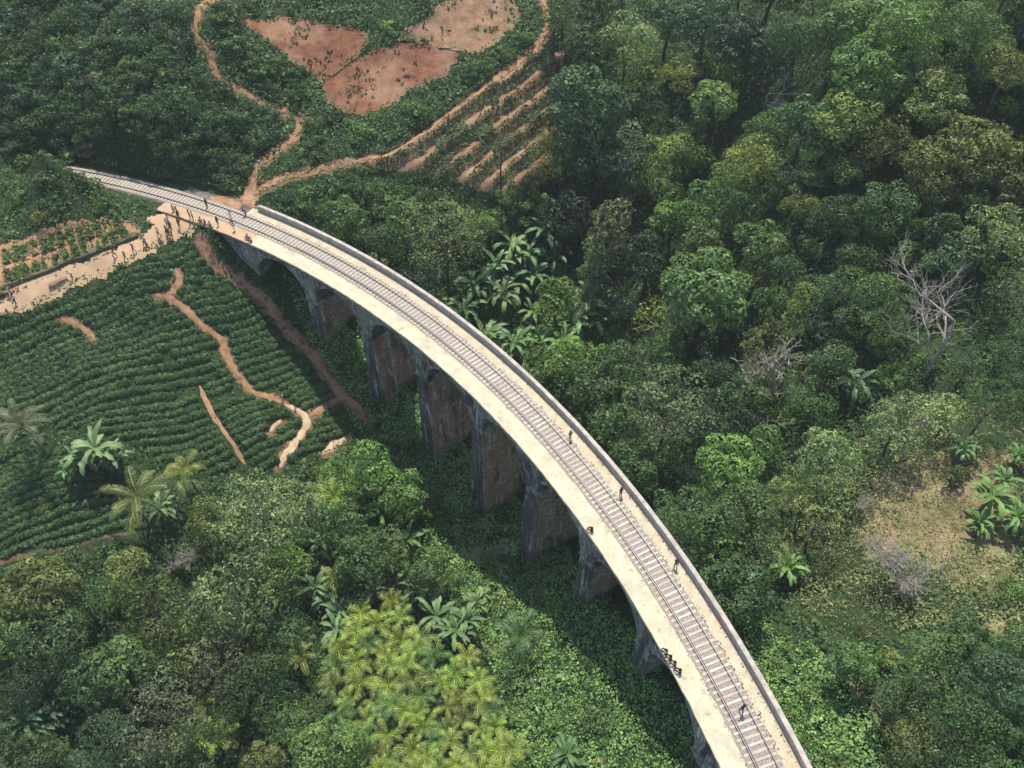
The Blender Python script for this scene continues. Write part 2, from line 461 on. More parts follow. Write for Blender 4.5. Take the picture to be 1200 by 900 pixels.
M['pier_side'] = mat_stone('pier_masonry', (0.48, 0.39, 0.3), (0.26, 0.195, 0.14), (0.1, 0.082, 0.065), (0.05, 0.043, 0.036), 0.5, 0.66, 0.85, (0.6, 0.55, 0.47), 0.8, True)
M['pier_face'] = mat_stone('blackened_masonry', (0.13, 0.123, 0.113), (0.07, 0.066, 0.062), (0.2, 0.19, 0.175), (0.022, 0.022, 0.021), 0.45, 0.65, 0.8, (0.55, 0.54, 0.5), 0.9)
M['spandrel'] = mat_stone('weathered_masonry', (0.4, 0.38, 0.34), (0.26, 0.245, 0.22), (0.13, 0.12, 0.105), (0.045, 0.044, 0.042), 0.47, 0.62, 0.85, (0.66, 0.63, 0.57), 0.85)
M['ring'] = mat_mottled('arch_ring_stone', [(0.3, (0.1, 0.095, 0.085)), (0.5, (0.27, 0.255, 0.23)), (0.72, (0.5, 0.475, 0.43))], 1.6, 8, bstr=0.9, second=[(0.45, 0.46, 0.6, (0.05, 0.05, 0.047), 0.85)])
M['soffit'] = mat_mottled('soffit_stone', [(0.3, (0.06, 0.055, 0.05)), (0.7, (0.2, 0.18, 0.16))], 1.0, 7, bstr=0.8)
M['walk'] = mat_mottled('pale_walkway', [(0.25, (0.42, 0.375, 0.25)), (0.5, (0.5, 0.455, 0.315)), (0.75, (0.56, 0.52, 0.385))], 0.8, 9, bstr=0.2,
                        second=[(1.4, 0.56, 0.66, (0.4, 0.34, 0.2), 0.75), (0.22, 0.5, 0.7, (0.43, 0.36, 0.27), 0.7), (0.5, 0.5, 0.64, (0.37, 0.335, 0.25), 0.7), (0.9, 0.6, 0.68, (0.26, 0.235, 0.165), 0.7), (4.5, 0.58, 0.66, (0.25, 0.225, 0.16), 0.75)])
M['trackbed'] = mat_mottled('sandy_track_edge', [(0.25, (0.36, 0.3, 0.2)), (0.5, (0.45, 0.395, 0.28)), (0.75, (0.51, 0.465, 0.35))], 1.2, 9, bstr=0.35,
                            second=[(0.5, 0.52, 0.68, (0.46, 0.32, 0.21), 0.7), (2.5, 0.58, 0.66, (0.36, 0.3, 0.19), 0.7)])
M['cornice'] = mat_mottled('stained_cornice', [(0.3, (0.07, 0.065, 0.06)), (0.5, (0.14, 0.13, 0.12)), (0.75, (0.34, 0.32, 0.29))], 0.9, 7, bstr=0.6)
M['parapet'] = mat_mottled('parapet_stone', [(0.25, (0.25, 0.22, 0.185)), (0.5, (0.4, 0.355, 0.305)), (0.75, (0.52, 0.475, 0.42))], 1.3, 8, bstr=0.6,
                           second=[(0.35, 0.52, 0.7, (0.27, 0.24, 0.205), 0.7), (2.2, 0.6, 0.7, (0.12, 0.105, 0.09), 0.7)])
M['ballast'] = mat_mottled('stone_ballast', [(0.3, (0.12, 0.1, 0.08)), (0.5, (0.28, 0.24, 0.195)), (0.7, (0.43, 0.38, 0.32))], 7.0, 4, bstr=1.0, bdist=0.1, second=[(0.4, 0.5, 0.7, (0.36, 0.28, 0.2), 0.5)])
M['sleeper'] = mat_mottled('concrete_sleeper', [(0.3, (0.38, 0.345, 0.3)), (0.7, (0.52, 0.48, 0.42))], 2.0, 6, bstr=0.3, obj_color=True)
m, nt, out = nodes_of('rail_steel')
bsdf(nt, out, ramp(nt, tex_noise(nt, 3, 4), [(0.3, (0.05, 0.034, 0.028)), (0.7, (0.1, 0.072, 0.06))]), 0.7, 0.3, 0.1)
M['rail'] = m
m, nt, out = nodes_of('rail_head')
bsdf(nt, out, (0.16, 0.15, 0.145), 0.5, 0.4, 0.6)
M['railtop'] = m

# ------------------------------------------------------------------ setting: the ground
ex = np.r_[[-2600, -1200, -600, -330, -220], GX[::1], [220, 330, 600, 1200, 2600]]
ey = np.r_[[-2400, -1100, -500, -160], GY[::1], [420, 700, 1300, 2800]]
gx, gy = np.meshgrid(ex, ey)
gz = ground(gx, gy)
gz = gz + np.clip(np.hypot(gx, gy - 120) - 330, 0, 900) * 0.05
nx, ny = len(ex), len(ey)
ii, jj = np.meshgrid(np.arange(nx - 1), np.arange(ny - 1))
q = (jj * nx + ii).ravel()
GROUND = o = link('ground', new_mesh('ground', np.c_[gx.ravel(), gy.ravel(), gz.ravel()], np.c_[q, q + 1, q + nx + 1, q + nx], M['ground'], True))
tag(o, 'steep green valley ground dropping away beneath the curved viaduct', kind='structure')

CLEAR = []        # (polyline or polygon in world xy, half width) kept free of plants


def patch(name, px_poly, mat, lift, label, cell=0.5, world=False, edge=0.6, clear=True, bumps=0.0):
    poly = np.asarray(px_poly, float) if world else hitxy(px_poly)
    x0, y0 = poly.min(0) - 1; x1, y1 = poly.max(0) + 1
    xs = np.arange(x0, x1, cell); ys = np.arange(y0, y1, cell)
    X, Y = np.meshgrid(xs, ys)
    wx = X + (fbm(X / 1.3, Y / 1.3, 31, 4) - 0.5) * 2.6 * edge; wy = Y + (fbm(X / 1.3, Y / 1.3, 57, 4) - 0.5) * 2.6 * edge
    ins = in_poly(wx, wy, poly)
    keep = ins[:-1, :-1] | ins[1:, 1:] | ins[1:, :-1] | ins[:-1, 1:]
    Z = ground(X, Y) + lift + (bumps * (noise2(X / 0.6, Y / 0.6, 5) - 0.3) if bumps else 0)
    n = len(xs)
    jj, ii = np.nonzero(keep); q = jj * n + ii
    used = np.zeros(X.size, bool); Fq = np.c_[q, q + 1, q + n + 1, q + n]; used[Fq.ravel()] = True
    re = np.cumsum(used) - 1
    V = np.c_[X.ravel(), Y.ravel(), Z.ravel()][used]
    o = link(name, new_mesh(name, V, re[Fq], mat, True)); tag(o, label, kind='structure')
    if clear: CLEAR.append((poly, None))
    return o, poly


def strip(name, px_line, width, mat, lift, label, world=False, clear=0.26):
    P = np.asarray(px_line, float) if world else hitxy(px_line)
    # smooth resample
    d = np.r_[0, np.cumsum(np.hypot(*np.diff(P, axis=0).T))]
    n = max(6, int(d[-1] / 0.35))
    s = np.linspace(0, d[-1], n)
    L = np.c_[np.interp(s, d, P[:, 0]), np.interp(s, d, P[:, 1])]
    for _ in range(10): L[1:-1] = (L[:-2] + 2 * L[1:-1] + L[2:]) / 4
    t = np.gradient(L, axis=0); t /= np.hypot(*t.T)[:, None] + 1e-9
    nr = np.c_[-t[:, 1], t[:, 0]]
    sd = int(abs(P[0, 0] * 7)) % 97
    tp = np.clip(np.minimum(s + 0.25, d[-1] - s + 0.25) / 1.6, 0.1, 1) ** 0.7
    wl = 0.6 * width / 2 * (0.1 + 1.6 * fbm(s / 1.1, 0 * s, sd)) * tp; wr = 0.6 * width / 2 * (0.1 + 1.6 * fbm(s / 1.1, 0 * s + 7, sd)) * tp
    V = []
    for k in np.linspace(-1, 1, 5):
        w = np.where(k < 0, wl, wr) * k
        p = L + nr * w[:, None]
        V.append(np.c_[p, ground(*p.T) + lift - 0.05 * abs(k)])
    V = np.stack(V, 1).reshape(-1, 3)
    i, k = np.meshgrid(np.arange(n - 1), np.arange(4), indexing='ij'); q = (i * 5 + k).ravel()
    o = link(name, new_mesh(name, V, np.c_[q, q + 5, q + 6, q + 1], mat, True)); tag(o, label, kind='structure')
    CLEAR.append((L, width * clear))
    return o


ROAD = [(0, 354), (30, 338), (60, 323), (120, 299), (163, 281), (181, 268), (172, 256), (195, 250), (221, 249), (233, 262), (222, 275), (198, 284), (178, 295), (160, 305), (120, 323), (80, 340), (40, 363), (0, 379), (-60, 405), (-60, 378)]
patch('road', ROAD, M['sand'], 0.10, 'pale sandy road and standing place beside the far end of the track', cell=0.35, edge=0.7)
patch('path_junction', [(243, 233), (262, 232), (281, 236), (287, 226), (293, 210), (299, 210), (298, 226), (303, 232), (296, 240), (310, 252), (300, 254), (270, 245)], M['path'], 0.085, 'bare orange earth between the track and the parapet end', cell=0.35, edge=0.3)
strip('footpath', [(293, 232), (297, 214), (302, 198), (313, 186), (322, 178), (338, 170), (349, 158), (353, 140)], 1.9, M['path'], 0.1, 'orange footpath climbing from the track up the wooded slope')
strip('footpath', [(336, 133), (318, 127), (300, 119), (276, 105), (258, 98), (251, 85), (248, 60), (236, 52), (226, 42), (232, 22), (242, 4), (262, -4), (275, -12)], 1.7, M['path'], 0.11, 'winding stepped earth path high on the hillside, up to the top edge')
strip('footpath', [(300, 229), (312, 220), (325, 213), (345, 206), (365, 202), (400, 193), (430, 187), (455, 182), (480, 168), (508, 148), (540, 126), (575, 99), (603, 79), (628, 59), (640, 40), (640, 15), (633, -12)], 1.7, M['path'], 0.12, 'long straight earth path running along the top of the terraces')
fields = []
for pts, lb in [([(277, 24), (330, 22), (395, 33), (431, 42), (428, 58), (405, 78), (378, 96), (352, 80), (330, 62), (306, 42)], 'smaller bare red field at the upper left of the terraces'),
                ([(378, 100), (405, 82), (432, 64), (470, 52), (500, 56), (537, 64), (522, 92), (482, 106), (452, 126), (424, 135), (398, 130), (384, 116)], 'bare red ploughed field in the middle, hedge along its lower side'),
                ([(468, 48), (500, 25), (520, 6), (545, -14), (590, -14), (612, 20), (590, 44), (562, 62), (536, 60), (500, 52)], 'dry tan field at the top edge with sparse weeds')]:
    fo, fp = patch('field', pts, M['tanfield'] if 'tan' in lb else M['field'], 0.09, lb, cell=0.28, edge=0.5); fields.append(fp)
# worn earth in the tea
strip('footpath', [(236, 284), (243, 298), (254, 314), (275, 325), (291, 338), (308, 352), (322, 368), (340, 392), (358, 408), (372, 425), (388, 448), (398, 462), (415, 477), (428, 492)], 2.2, M['path'], 0.09, 'broad eroded red path down the tea slope beside the viaduct')
strip('footpath', [(182, 348), (200, 352), (215, 360), (232, 378), (246, 391), (262, 396), (264, 414), (276, 437), (293, 460), (310, 467), (330, 470), (336, 478)], 1.5, M['path'], 0.095, 'narrow red footpath winding down between the tea rows')
strip('footpath', [(334, 476), (350, 484), (362, 490), (358, 505), (345, 522), (335, 535), (328, 548)], 1.7, M['paleearth'], 0.1, 'pale trodden path at the foot of the tea rows')
strip('footpath', [(362, 488), (380, 480), (398, 470)], 1.8, M['path'], 0.1, 'short earth path joining two footpaths under the viaduct')
strip('footpath', [(378, 532), (392, 523), (407, 514)], 1.7, M['paleearth'], 0.1, 'short pale bare patch of path at the edge of the green scrub')
strip('footpath', [(234, 452), (243, 474), (258, 500), (273, 522), (288, 545)], 1.2, M['path'], 0.09, 'thin straight footpath through the lower tea rows')
strip('footpath', [(74, 376), (92, 382), (106, 388), (112, 402)], 1.3, M['path'], 0.09, 'bare red scar among the upper tea rows')
strip('footpath', [(316, 508), (326, 500), (330, 494)], 1.4, M['paleearth'], 0.09, 'small pale bare spot in the lower tea rows')
strip('footpath', [(-30, 668), (20, 655), (60, 646), (110, 634), (160, 625), (212, 618)], 1.2, M['darkpath'], 0.09, 'dim earth track along the bottom of the tea slope')
strip('footpath', [(208, 318), (214, 330), (206, 340), (196, 350)], 1.6, M['path'], 0.09, 'small worn gap in the tea just under the sandy road')
# worn soil, dry grass and terrace earth on the ground itself
DRYP = np.array([(985, 540), (1050, 500), (1100, 480), (1150, 490), (1230, 500), (1230, 690), (1180, 740), (1100, 720), (1050, 690), (1000, 700), (960, 640)], float)
DRY2 = [np.array(p, float) for p in ([(985, 785), (1005, 780), (1035, 800), (1046, 845), (1030, 860), (1000, 825)], [(1135, 735), (1165, 715), (1190, 725), (1180, 745), (1150, 752)])]
vx, vy, vz = gx.ravel(), gy.ravel(), gz.ravel()
near = (vx > -120) & (vx < 140) & (vy > 0) & (vy < 250)
pxv, pyv, _ = project(vx, vy, vz)
wear = np.zeros((len(vx), 4), np.float32); wear[:, 3] = 1
def _soft(poly, w): return np.where(in_poly(pxv, pyv, poly), sstep(-4, w, seg_dist(pxv, pyv, np.r_[poly, poly[:1]])), 0)
wear[:, 0] = np.where(near, np.maximum.reduce([_soft(DRYP, 60) * 0.53] + [_soft(p, 12) * 0.6 for p in DRY2]), 0)
wear[:, 1] = np.where(in_poly(vx, vy, TERR_POLY), 0.62 * sstep(0, 2, seg_dist(vx, vy, np.r_[TERR_POLY, TERR_POLY[:1]])), 0)
wd = np.zeros(len(vx)); idx = np.nonzero(near)[0]
for L, hw in CLEAR:
    if hw is not None and hw > 0.32: wd[idx] = np.maximum(wd[idx], 0.5 * (1 - sstep(0.0, 1.5, seg_dist(vx[idx], vy[idx], L) - hw)))
wear[:, 2] = wd
ca = GROUND.data.color_attributes.new('wear', 'FLOAT_COLOR', 'POINT'); ca.data.foreach_set('color', wear.ravel())

# ------------------------------------------------------------------ the railway viaduct
via = tag(link('railway_viaduct', None, loc=arc(38.85, 0, -24.4)), 'long curved masonry railway viaduct of nine arches across the green valley', 'viaduct')
VO = np.array(via.location)


def vlink(name, mb_or_me, mats=None, parent=None, smooth=False):
    me = mb_or_me.mesh(name, mats, smooth) if isinstance(mb_or_me, MB) else mb_or_me
    co = np.empty(len(me.vertices) * 3, np.float32); me.vertices.foreach_get('co', co)
    co = co.reshape(-1, 3) - VO.astype(np.float32); me.vertices.foreach_set('co', co.ravel()); me.update()
    ob = link(name, me, parent if parent is not None else via)
    return ob


def sweep(mb, prof, t0, t1, step=0.45, m=0, jit=0.0, seed=0, closed=True):
    """prof: (offset, z) pairs counter-clockwise looking along the track"""
    th = np.arange(t0, t1 + step * 0.5, step); n = len(th); k = len(prof)
    V = []; U = []
    for j, (o_, z_) in enumerate(prof):
        oo = o_ + (jit * (fbm(th * 3.1, 0 * th + j * 3.3 + seed, 5 + seed) - 0.5) if jit else 0)
        zz = z_ + (jit * 0.3 * (fbm(th * 2.3, 0 * th + j * 5.1 + seed, 8 + seed) - 0.5) if jit else 0)
        x, y = arc(th, oo); V.append(np.c_[x, y, np.broadcast_to(zz, x.shape)]); U.append(np.c_[np.radians(th) * RC, np.broadcast_to(zz, x.shape)])
    V = np.stack(V, 1).reshape(-1, 3); U = np.stack(U, 1).reshape(-1, 2)
    Fc = []
    for i in range(n - 1):
        for j in range(k if closed else k - 1):
            j2 = (j + 1) % k
            Fc.append((i * k + j, i * k + j2, (i + 1) * k + j2, (i + 1) * k + j))
    if closed:
        Fc.append(tuple(range(k))[::-1]); Fc.append(tuple((n - 1) * k + j for j in range(k)))
    mb.add(V, Fc, U, m)


T0, T1 = 7.0, 66.6
LW = 3.42   # half width of the masonry
b = MB(); sweep(b, [(-LW + 0.01, -1.05), (3.24, -1.05), (3.24, -0.34), (-LW + 0.01, -0.34)], T0, T1)
vlink('deck', b, M['soffit'])
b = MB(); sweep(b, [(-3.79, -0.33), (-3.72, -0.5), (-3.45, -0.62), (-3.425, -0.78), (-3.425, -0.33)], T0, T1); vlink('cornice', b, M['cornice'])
b = MB(); sweep(b, [(-3.8, -0.3), (-1.62, -0.3), (-1.66, 0.0), (-3.74, 0.02), (-3.8, -0.03)], T0, 58.6, 0.22, jit=0.12); vlink('walkway', b, M['walk'])
b = MB(); sweep(b, [(-3.8, -0.3), (-1.72, -0.3), (-1.76, -0.06), (-3.74, 0.0), (-3.8, -0.03)], 58.62, T1, 0.22, jit=0.16); vlink('earth_walkway', b, M['sand'])
b = MB(); sweep(b, [(-1.9, -0.33), (2.98, -0.33), (2.98, -0.17), (1.62, -0.2), (1.35, -0.22), (-1.9, -0.22)], T0, 61.0, 0.4); vlink('track_floor', b, M['trackbed'])
PT1 = 60.55
b = MB(); sweep(b, [(2.84, -0.3), (3.2, -0.3), (3.2, 0.6), (2.84, 0.6)], T0, PT1, 0.45, jit=0.03); pw = vlink('parapet', b, M['parapet'])
b = MB(); sweep(b, [(2.79, 0.602), (3.27, 0.602), (3.27, 0.72), (3.21, 0.76), (2.85, 0.76), (2.79, 0.72)], T0, PT1, 0.3, jit=0.05, seed=3); vlink('coping', b, M['parapet'], pw)
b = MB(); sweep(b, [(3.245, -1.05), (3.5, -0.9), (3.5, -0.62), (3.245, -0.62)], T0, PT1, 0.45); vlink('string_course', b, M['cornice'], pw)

SPR = -5.75; RISE = 4.5; PW = 2.2


def pier_halfw(z): return PW / 2 + (SPR - z) * 0.012


def arch_bay(ta, tb, first=False, last=False):
    """spandrel walls and barrel from the middle of one pier to the middle of the next"""
    sa, sb = np.radians(ta) * RC, np.radians(tb) * RC
    if sa > sb: sa, sb = sb, sa
    mid = (sa + sb) / 2; half = (sb - sa - PW) / 2
    s = np.unique(np.r_[sa, mid - half - 1e-3, mid + half * np.sin(np.linspace(-np.pi / 2, np.pi / 2, 25)), mid + half + 1e-3, sb])
    u = np.clip((s - mid) / half, -1, 1)
    zi = SPR + RISE * np.sqrt(1 - u ** 2)
    inside = np.abs(s - mid) <= half
    zb = np.where(inside, zi, SPR)
    th = np.degrees(s / RC); n = len(s)
    mb = MB()
    for off, flip in ((-LW, False), (LW - 0.2, True)):
        x, y = arc(th, off)
        V = np.r_[np.c_[x, y, zb], np.c_[x, y, np.full(n, -1.0)]]
        U = np.r_[np.c_[s, zb], np.c_[s, np.full(n, -1.0)]]
        f = [(i, i + 1, n + i + 1, n + i) if not flip else (i + 1, i, n + i, n + i + 1) for i in range(n - 1)]
        mb.add(V, f, U, 0)
    k = np.nonzero(inside)[0]
    xa, ya = arc(th[k], -LW); xb, yb = arc(th[k], LW - 0.2)
    arcL = np.r_[0, np.cumsum(np.hypot(np.diff(s[k]), np.diff(zb[k])))]
    V = np.r_[np.c_[xa, ya, zb[k]], np.c_[xb, yb, zb[k]]]; U = np.r_[np.c_[0 * arcL, arcL], np.c_[0 * arcL + 6.6, arcL]]
    n2 = len(k); mb.add(V, [(i, n2 + i, n2 + i + 1, i + 1) for i in range(n2 - 1)], U, 1)
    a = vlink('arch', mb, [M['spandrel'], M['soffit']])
    # ring of dressed stone standing a little proud of the wall, on both sides
    for side in (-1, 1):
        rb = MB(); t = np.linspace(0, np.pi, 29)
        o0, o1 = (-LW - 0.07, -LW + 0.25) if side < 0 else (LW - 0.2 - 0.25, LW - 0.2 + 0.07)
        P = []
        for rr in (0.004, 0.4):
            ss = mid - (half - 0.004 + rr) * np.cos(t); zz = SPR + (RISE - 0.004 + rr * 0.9) * np.sin(t)
            for oo in (o0, o1):
                x, y = arc(np.degrees(ss / RC), oo); P.append(np.c_[x, y, zz])
        P = np.stack(P, 1).reshape(-1, 3); f = []
        for i in range(len(t) - 1):
            for j, j2 in ((0, 1), (1, 3), (3, 2), (2, 0)): f.append((i * 4 + j, i * 4 + j2, i * 4 + 4 + j2, i * 4 + 4 + j))
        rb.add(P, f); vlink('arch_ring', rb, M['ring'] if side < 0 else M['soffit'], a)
    return a


def box_uv(mb, corners_bottom, corners_top, mats4):
    """a four sided shaft with its own texture coordinates on each side"""
    B = np.array(corners_bottom); Tt = np.array(corners_top)
    for i in range(4):
        j = (i + 1) % 4
        L = np.linalg.norm(Tt[j] - Tt[i]); h = Tt[i][2] - B[i][2]
        nn = max(8, int(h / 0.34)); mm = max(5, int(L / 0.42))
        nv = np.cross(B[j] - B[i], [0, 0, 1.0]); nv /= np.linalg.norm(nv)
        V = []; U = []
        for k in range(nn + 1):
            f = k / nn
            for q in range(mm + 1):
                g = q / mm
                p = (B[i] * (1 - g) + B[j] * g) * (1 - f) + (Tt[i] * (1 - g) + Tt[j] * g) * f
                edge = min(1.0, 4 * g * (1 - g) + 0.0)
                # courses stand unevenly in and out
                dsp = edge * ((float(_hash(np.array([q + i * 31]), np.array([int(p[2] / 0.34)]), 5)[0]) - 0.5) * 0.13 + (float(fbm(p[0] + p[1], p[2], 13)) - 0.5) * 0.2)
                V.append(p + nv * dsp); U.append((i * 3.3 + L * g, p[2]))
        w_ = mm + 1
        mb.add(V, [(k * w_ + q, k * w_ + q + 1, (k + 1) * w_ + q + 1, (k + 1) * w_ + q) for k in range(nn) for q in range(mm)], U, mats4[i])
    mb.add(Tt, [(0, 1, 2, 3)], Tt[:, :2], 0)


def pier(th, gz):
    ztop, zbot = SPR - 0.42, gz - 2.0
    c = np.array(arc(th, 0)); t = np.radians(th); er = np.array([np.cos(t), np.sin(t)]); es = np.array([-np.sin(t), np.cos(t)])

    def ring(z, grow=0.0):
        hw = pier_halfw(z) + grow; fl = LW + (SPR - z) * 0.03 + grow; fr = LW - 0.2 + (SPR - z) * 0.03 + grow
        return [np.r_[c + er * a + es * b_, z] for a, b_ in ((-fl, hw), (-fl, -hw), (fr, -hw), (fr, hw))]
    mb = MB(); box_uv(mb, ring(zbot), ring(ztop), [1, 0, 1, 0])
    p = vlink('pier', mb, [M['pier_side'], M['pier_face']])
    # impost course: two projecting steps on which the arches spring
    ib = MB()
    for z0, z1, g in ((SPR - 0.42, SPR - 0.2, 0.16), (SPR - 0.195, SPR + 0.02, 0.08)):
        A = ring(z0, g); Bq = ring(z1, g); V = np.array(A + Bq)
        ib.add(V, [(0, 3, 2, 1), (4, 5, 6, 7), (0, 1, 5, 4), (1, 2, 6, 5), (2, 3, 7, 6), (3, 0, 4, 7)])
    vlink('impost', ib, M['ring'], p)


for a_, b_ in zip(PIER_TH[:-1], PIER_TH[1:]): arch_bay(b_, a_)
for th, gz in zip(PIER_TH[1:-1], PIER_GZ[1:-1]): pier(th, gz)
# abutments: solid masonry walls from the last springing into the hill
for ta, tb in ((PIER_TH[0] - np.degrees(PW / 2 / RC) + 0.02, T1), (T0, PIER_TH[-1] + np.degrees(PW / 2 / RC) - 0.02)):
    if ta < 30: lo = -11.0
    else: lo = -10.5
    mb = MB(); sweep(mb, [(-LW + 0.03, lo), (LW - 0.23, lo), (LW - 0.23, -1.0), (-LW + 0.03, -1.0)], ta, tb, 0.5); vlink('abutment', mb, M['spandrel'])

# ------------------------------------------------------------------ the railway track
trk = tag(link('railway_track', None, loc=arc(40, 0, -0.2)), 'single railway track of pale sleepers curving along the viaduct deck', 'railway track')
VO = np.array(trk.location)
b = MB(); sweep(b, [(-1.5, -0.4), (1.5, -0.4), (1.44, -0.165), (-1.52, -0.165)], T0, 61.2, 0.3, jit=0.25)
vlink('ballast_bed', b, M['ballast'], trk)
b = MB(); sweep(b, [(-2.1, -0.75), (2.1, -0.75), (1.6, -0.165), (-1.6, -0.165)], 61.25, 75.6, 0.4, jit=0.3)
vlink('ballast_bed', b, M['ballast'], trk)
RP = [(-0.07, -0.14), (0.07, -0.14), (0.07, -0.12), (0.015, -0.1), (0.015, -0.04), (0.036, -0.03), (0.036, 0.0), (-0.036, 0.0), (-0.036, -0.03), (-0.015, -0.04), (-0.015, -0.1), (-0.07, -0.12)]
for nm, c0 in (('rail', -0.87), ('rail', 0.87), ('check_rail', -0.70)):
    b = MB(); prof = [(c0 + x * (1.35 if nm == 'rail' else 1.0), z) for x, z in RP]; sweep(b, prof, T0, 75.6 if nm == 'rail' else 56, 0.3)
    me = b.mesh(nm, [M['rail'], M['railtop']])
    mi = np.zeros(len(me.polygons), np.int32)
    k = len(RP)
    mi[np.arange(len(mi)) % k == 6] = 1
    me.polygons.foreach_set('material_index', mi)
    vlink(nm, me, None, trk)
slp = MB()
pr = [(-0.13, -0.25), (0.13, -0.25), (0.115, -0.13), (-0.115, -0.13)]
for y0, y1 in ((-1.36, 1.36),):
    V = np.array([(y, x, z) for y in (y0, y1) for x, z in pr]); slp.add(V, [(0, 1, 5, 4), (1, 2, 6, 5), (2, 3, 7, 6), (3, 0, 4, 7), (0, 3, 2, 1), (4, 5, 6, 7)])
for c0 in (-0.87, 0.87):
    for dx in (-0.11, 0.11): slp.box((c0 + dx, 0, -0.118), (0.09, 0.14, 0.03))
sme = slp.mesh('sleeper', M['sleeper'])
sv = np.empty(len(sme.vertices) * 3, np.float32); sme.vertices.foreach_get('co', sv); sv = sv.reshape(-1, 3)
sf = [tuple(p.vertices) for p in sme.polygons]
far_mb = MB()
thetas = np.arange(T0 + 0.3, 75.5, np.degrees(0.62 / RC))
vis = [t for t in thetas if t > 16.6]
near_set = set(vis[:100])
for t in thetas:
    rz = RAD(t) + random.gauss(0, 0.012); x, y = arc(t, random.gauss(0, 0.025))
    if t in near_set:
        c = random.uniform(0.8, 1.12)
        link('sleeper', sme, trk, (x - VO[0], y - VO[1], -VO[2] + random.uniform(-0.015, 0.01)), rz, None, (c, c * random.uniform(0.95, 1.0), c * random.uniform(0.88, 1.0)))
    else:
        ca, sa = math.cos(rz), math.sin(rz)
        far_mb.add(np.c_[sv[:, 0] * ca - sv[:, 1] * sa + x, sv[:, 0] * sa + sv[:, 1] * ca + y, sv[:, 2]], sf)
fo = vlink('sleepers', far_mb, M['sleeper'], trk); fo['kind'] = 'stuff'; fo.color = (0.95, 0.92, 0.88, 1)

# ------------------------------------------------------------------ foliage
def leaf_quads(P, Nn, size, aspect=0.55, droop=0.15, r=rng):
    """one pointed leaf or small spray at every point, facing roughly along its normal"""
    n = len(P)
    Nn = Nn / (np.linalg.norm(Nn, axis=1)[:, None] + 1e-9)
    t = r.normal(size=(n, 3)); t -= Nn * (t * Nn).sum(1)[:, None]; t /= np.linalg.norm(t, axis=1)[:, None] + 1e-9
    b = np.cross(Nn, t)
    L = (np.broadcast_to(size, (n,)) * np.clip(np.exp(r.normal(0, 0.34, n)), 0.45, 2.0))[:, None]; W = L * aspect
    mid = P + t * L * 0.1
    v0 = P - t * L * 0.5; v1 = mid + b * W * 0.5; v2 = P + t * L * 0.5 - Nn * L * droop; v3 = mid - b * W * 0.5
    V = np.stack([v0, v1, v2, v3], 1).reshape(-1, 3)
    return V, np.arange(4 * n).reshape(n, 4)


def crown_points(R, H, nl, dens, r, lobe=(0.3, 0.5), flat=0.75, base=0.15, gap=0.12, cone=0.0):
    """clumped leaves on the outside of many overlapping lobes; R radius, H height of the crown; sits from z = 0"""
    C = []; 
    tries = 0
    while len(C) < nl and tries < 4000:
        tries += 1
        a = r.uniform(0, 2 * np.pi); h = r.uniform(base, 0.9) ** 1.0
        rad = (1 - cone * h) * np.sqrt(max(0.02, 1 - (abs(h - 0.42) / 0.62) ** 2)) * r.uniform(0.35, 0.8)
        c = np.array([rad * np.cos(a) * R, rad * np.sin(a) * R, h * H * 0.85])
        rl = r.uniform(*lobe) * R * (0.75 + 0.5 * (1 - rad))
        if any(np.linalg.norm(c - d[:3]) < 0.55 * min(rl, d[3]) for d in C): continue
        C.append(np.r_[c, rl])
    C = np.array(C); PP = []; NN = []
    for c in C:
        n = int(dens * 4 * np.pi * c[3] ** 2 * 0.6)
        d = r.normal(size=(n, 3)); d[:, 2] = np.abs(d[:, 2]) * 1.0 - 0.45; d /= np.linalg.norm(d, axis=1)[:, None]
        # uneven surface made of smaller tufts
        k1 = r.normal(size=(7, 3)); ph = r.uniform(0, 6.28, 7)
        wob = np.sin(d @ (k1.T * 3.2) + ph).sum(1) / 5.0
        keep = r.random(n) > np.clip(gap + 0.28 * (wob < -0.25), 0, 0.9)
        rr = c[3] * (0.9 + 0.2 * wob) * (1 - 0.32 * r.random(n) ** 2.2)
        p = c[:3] + d * rr[:, None] * np.array([1, 1, flat])
        PP.append(p[keep]); NN.append((d * 0.9 + np.array([0, 0, 0.35]) + r.normal(size=(n, 3)) * 0.33)[keep])
    P = np.concatenate(PP); Nn = np.concatenate(NN)
    inside = np.zeros(len(P), bool)
    for c in C: inside |= (((P - c[:3]) / np.array([1, 1, flat])) ** 2).sum(1) < (0.68 * c[3]) ** 2
    return P[~inside], Nn[~inside], C


def branch_tubes(mb, targets, zfork, r0, lean, r, n=6, depth=1):
    base = np.array([0, 0, -0.8]); fork = np.array([lean[0] * 0.5, lean[1] * 0.5, zfork])
    k = np.linspace(0, 1, 6)[:, None]
    wob = r.normal(size=(6, 3)) * 0.12 * np.array([1, 1, 0]); wob[0] = 0
    mb.tube(base * (1 - k) + fork * k + wob, np.linspace(r0 * 1.25, r0 * 0.75, 6), n)
    st = fork + wob[-1]
    for tgt in targets:
        mid = st * 0.5 + tgt * 0.5 + np.array([0, 0, -0.08 * np.linalg.norm(tgt - st)]) + r.normal(size=3) * 0.15
        k = np.linspace(0, 1, 6)[:, None]
        pts = (1 - k) ** 2 * st + 2 * k * (1 - k) * mid + k ** 2 * tgt
        mb.tube(pts, np.linspace(r0 * 0.55, r0 * 0.12, 6), 5)


KINDS = {}


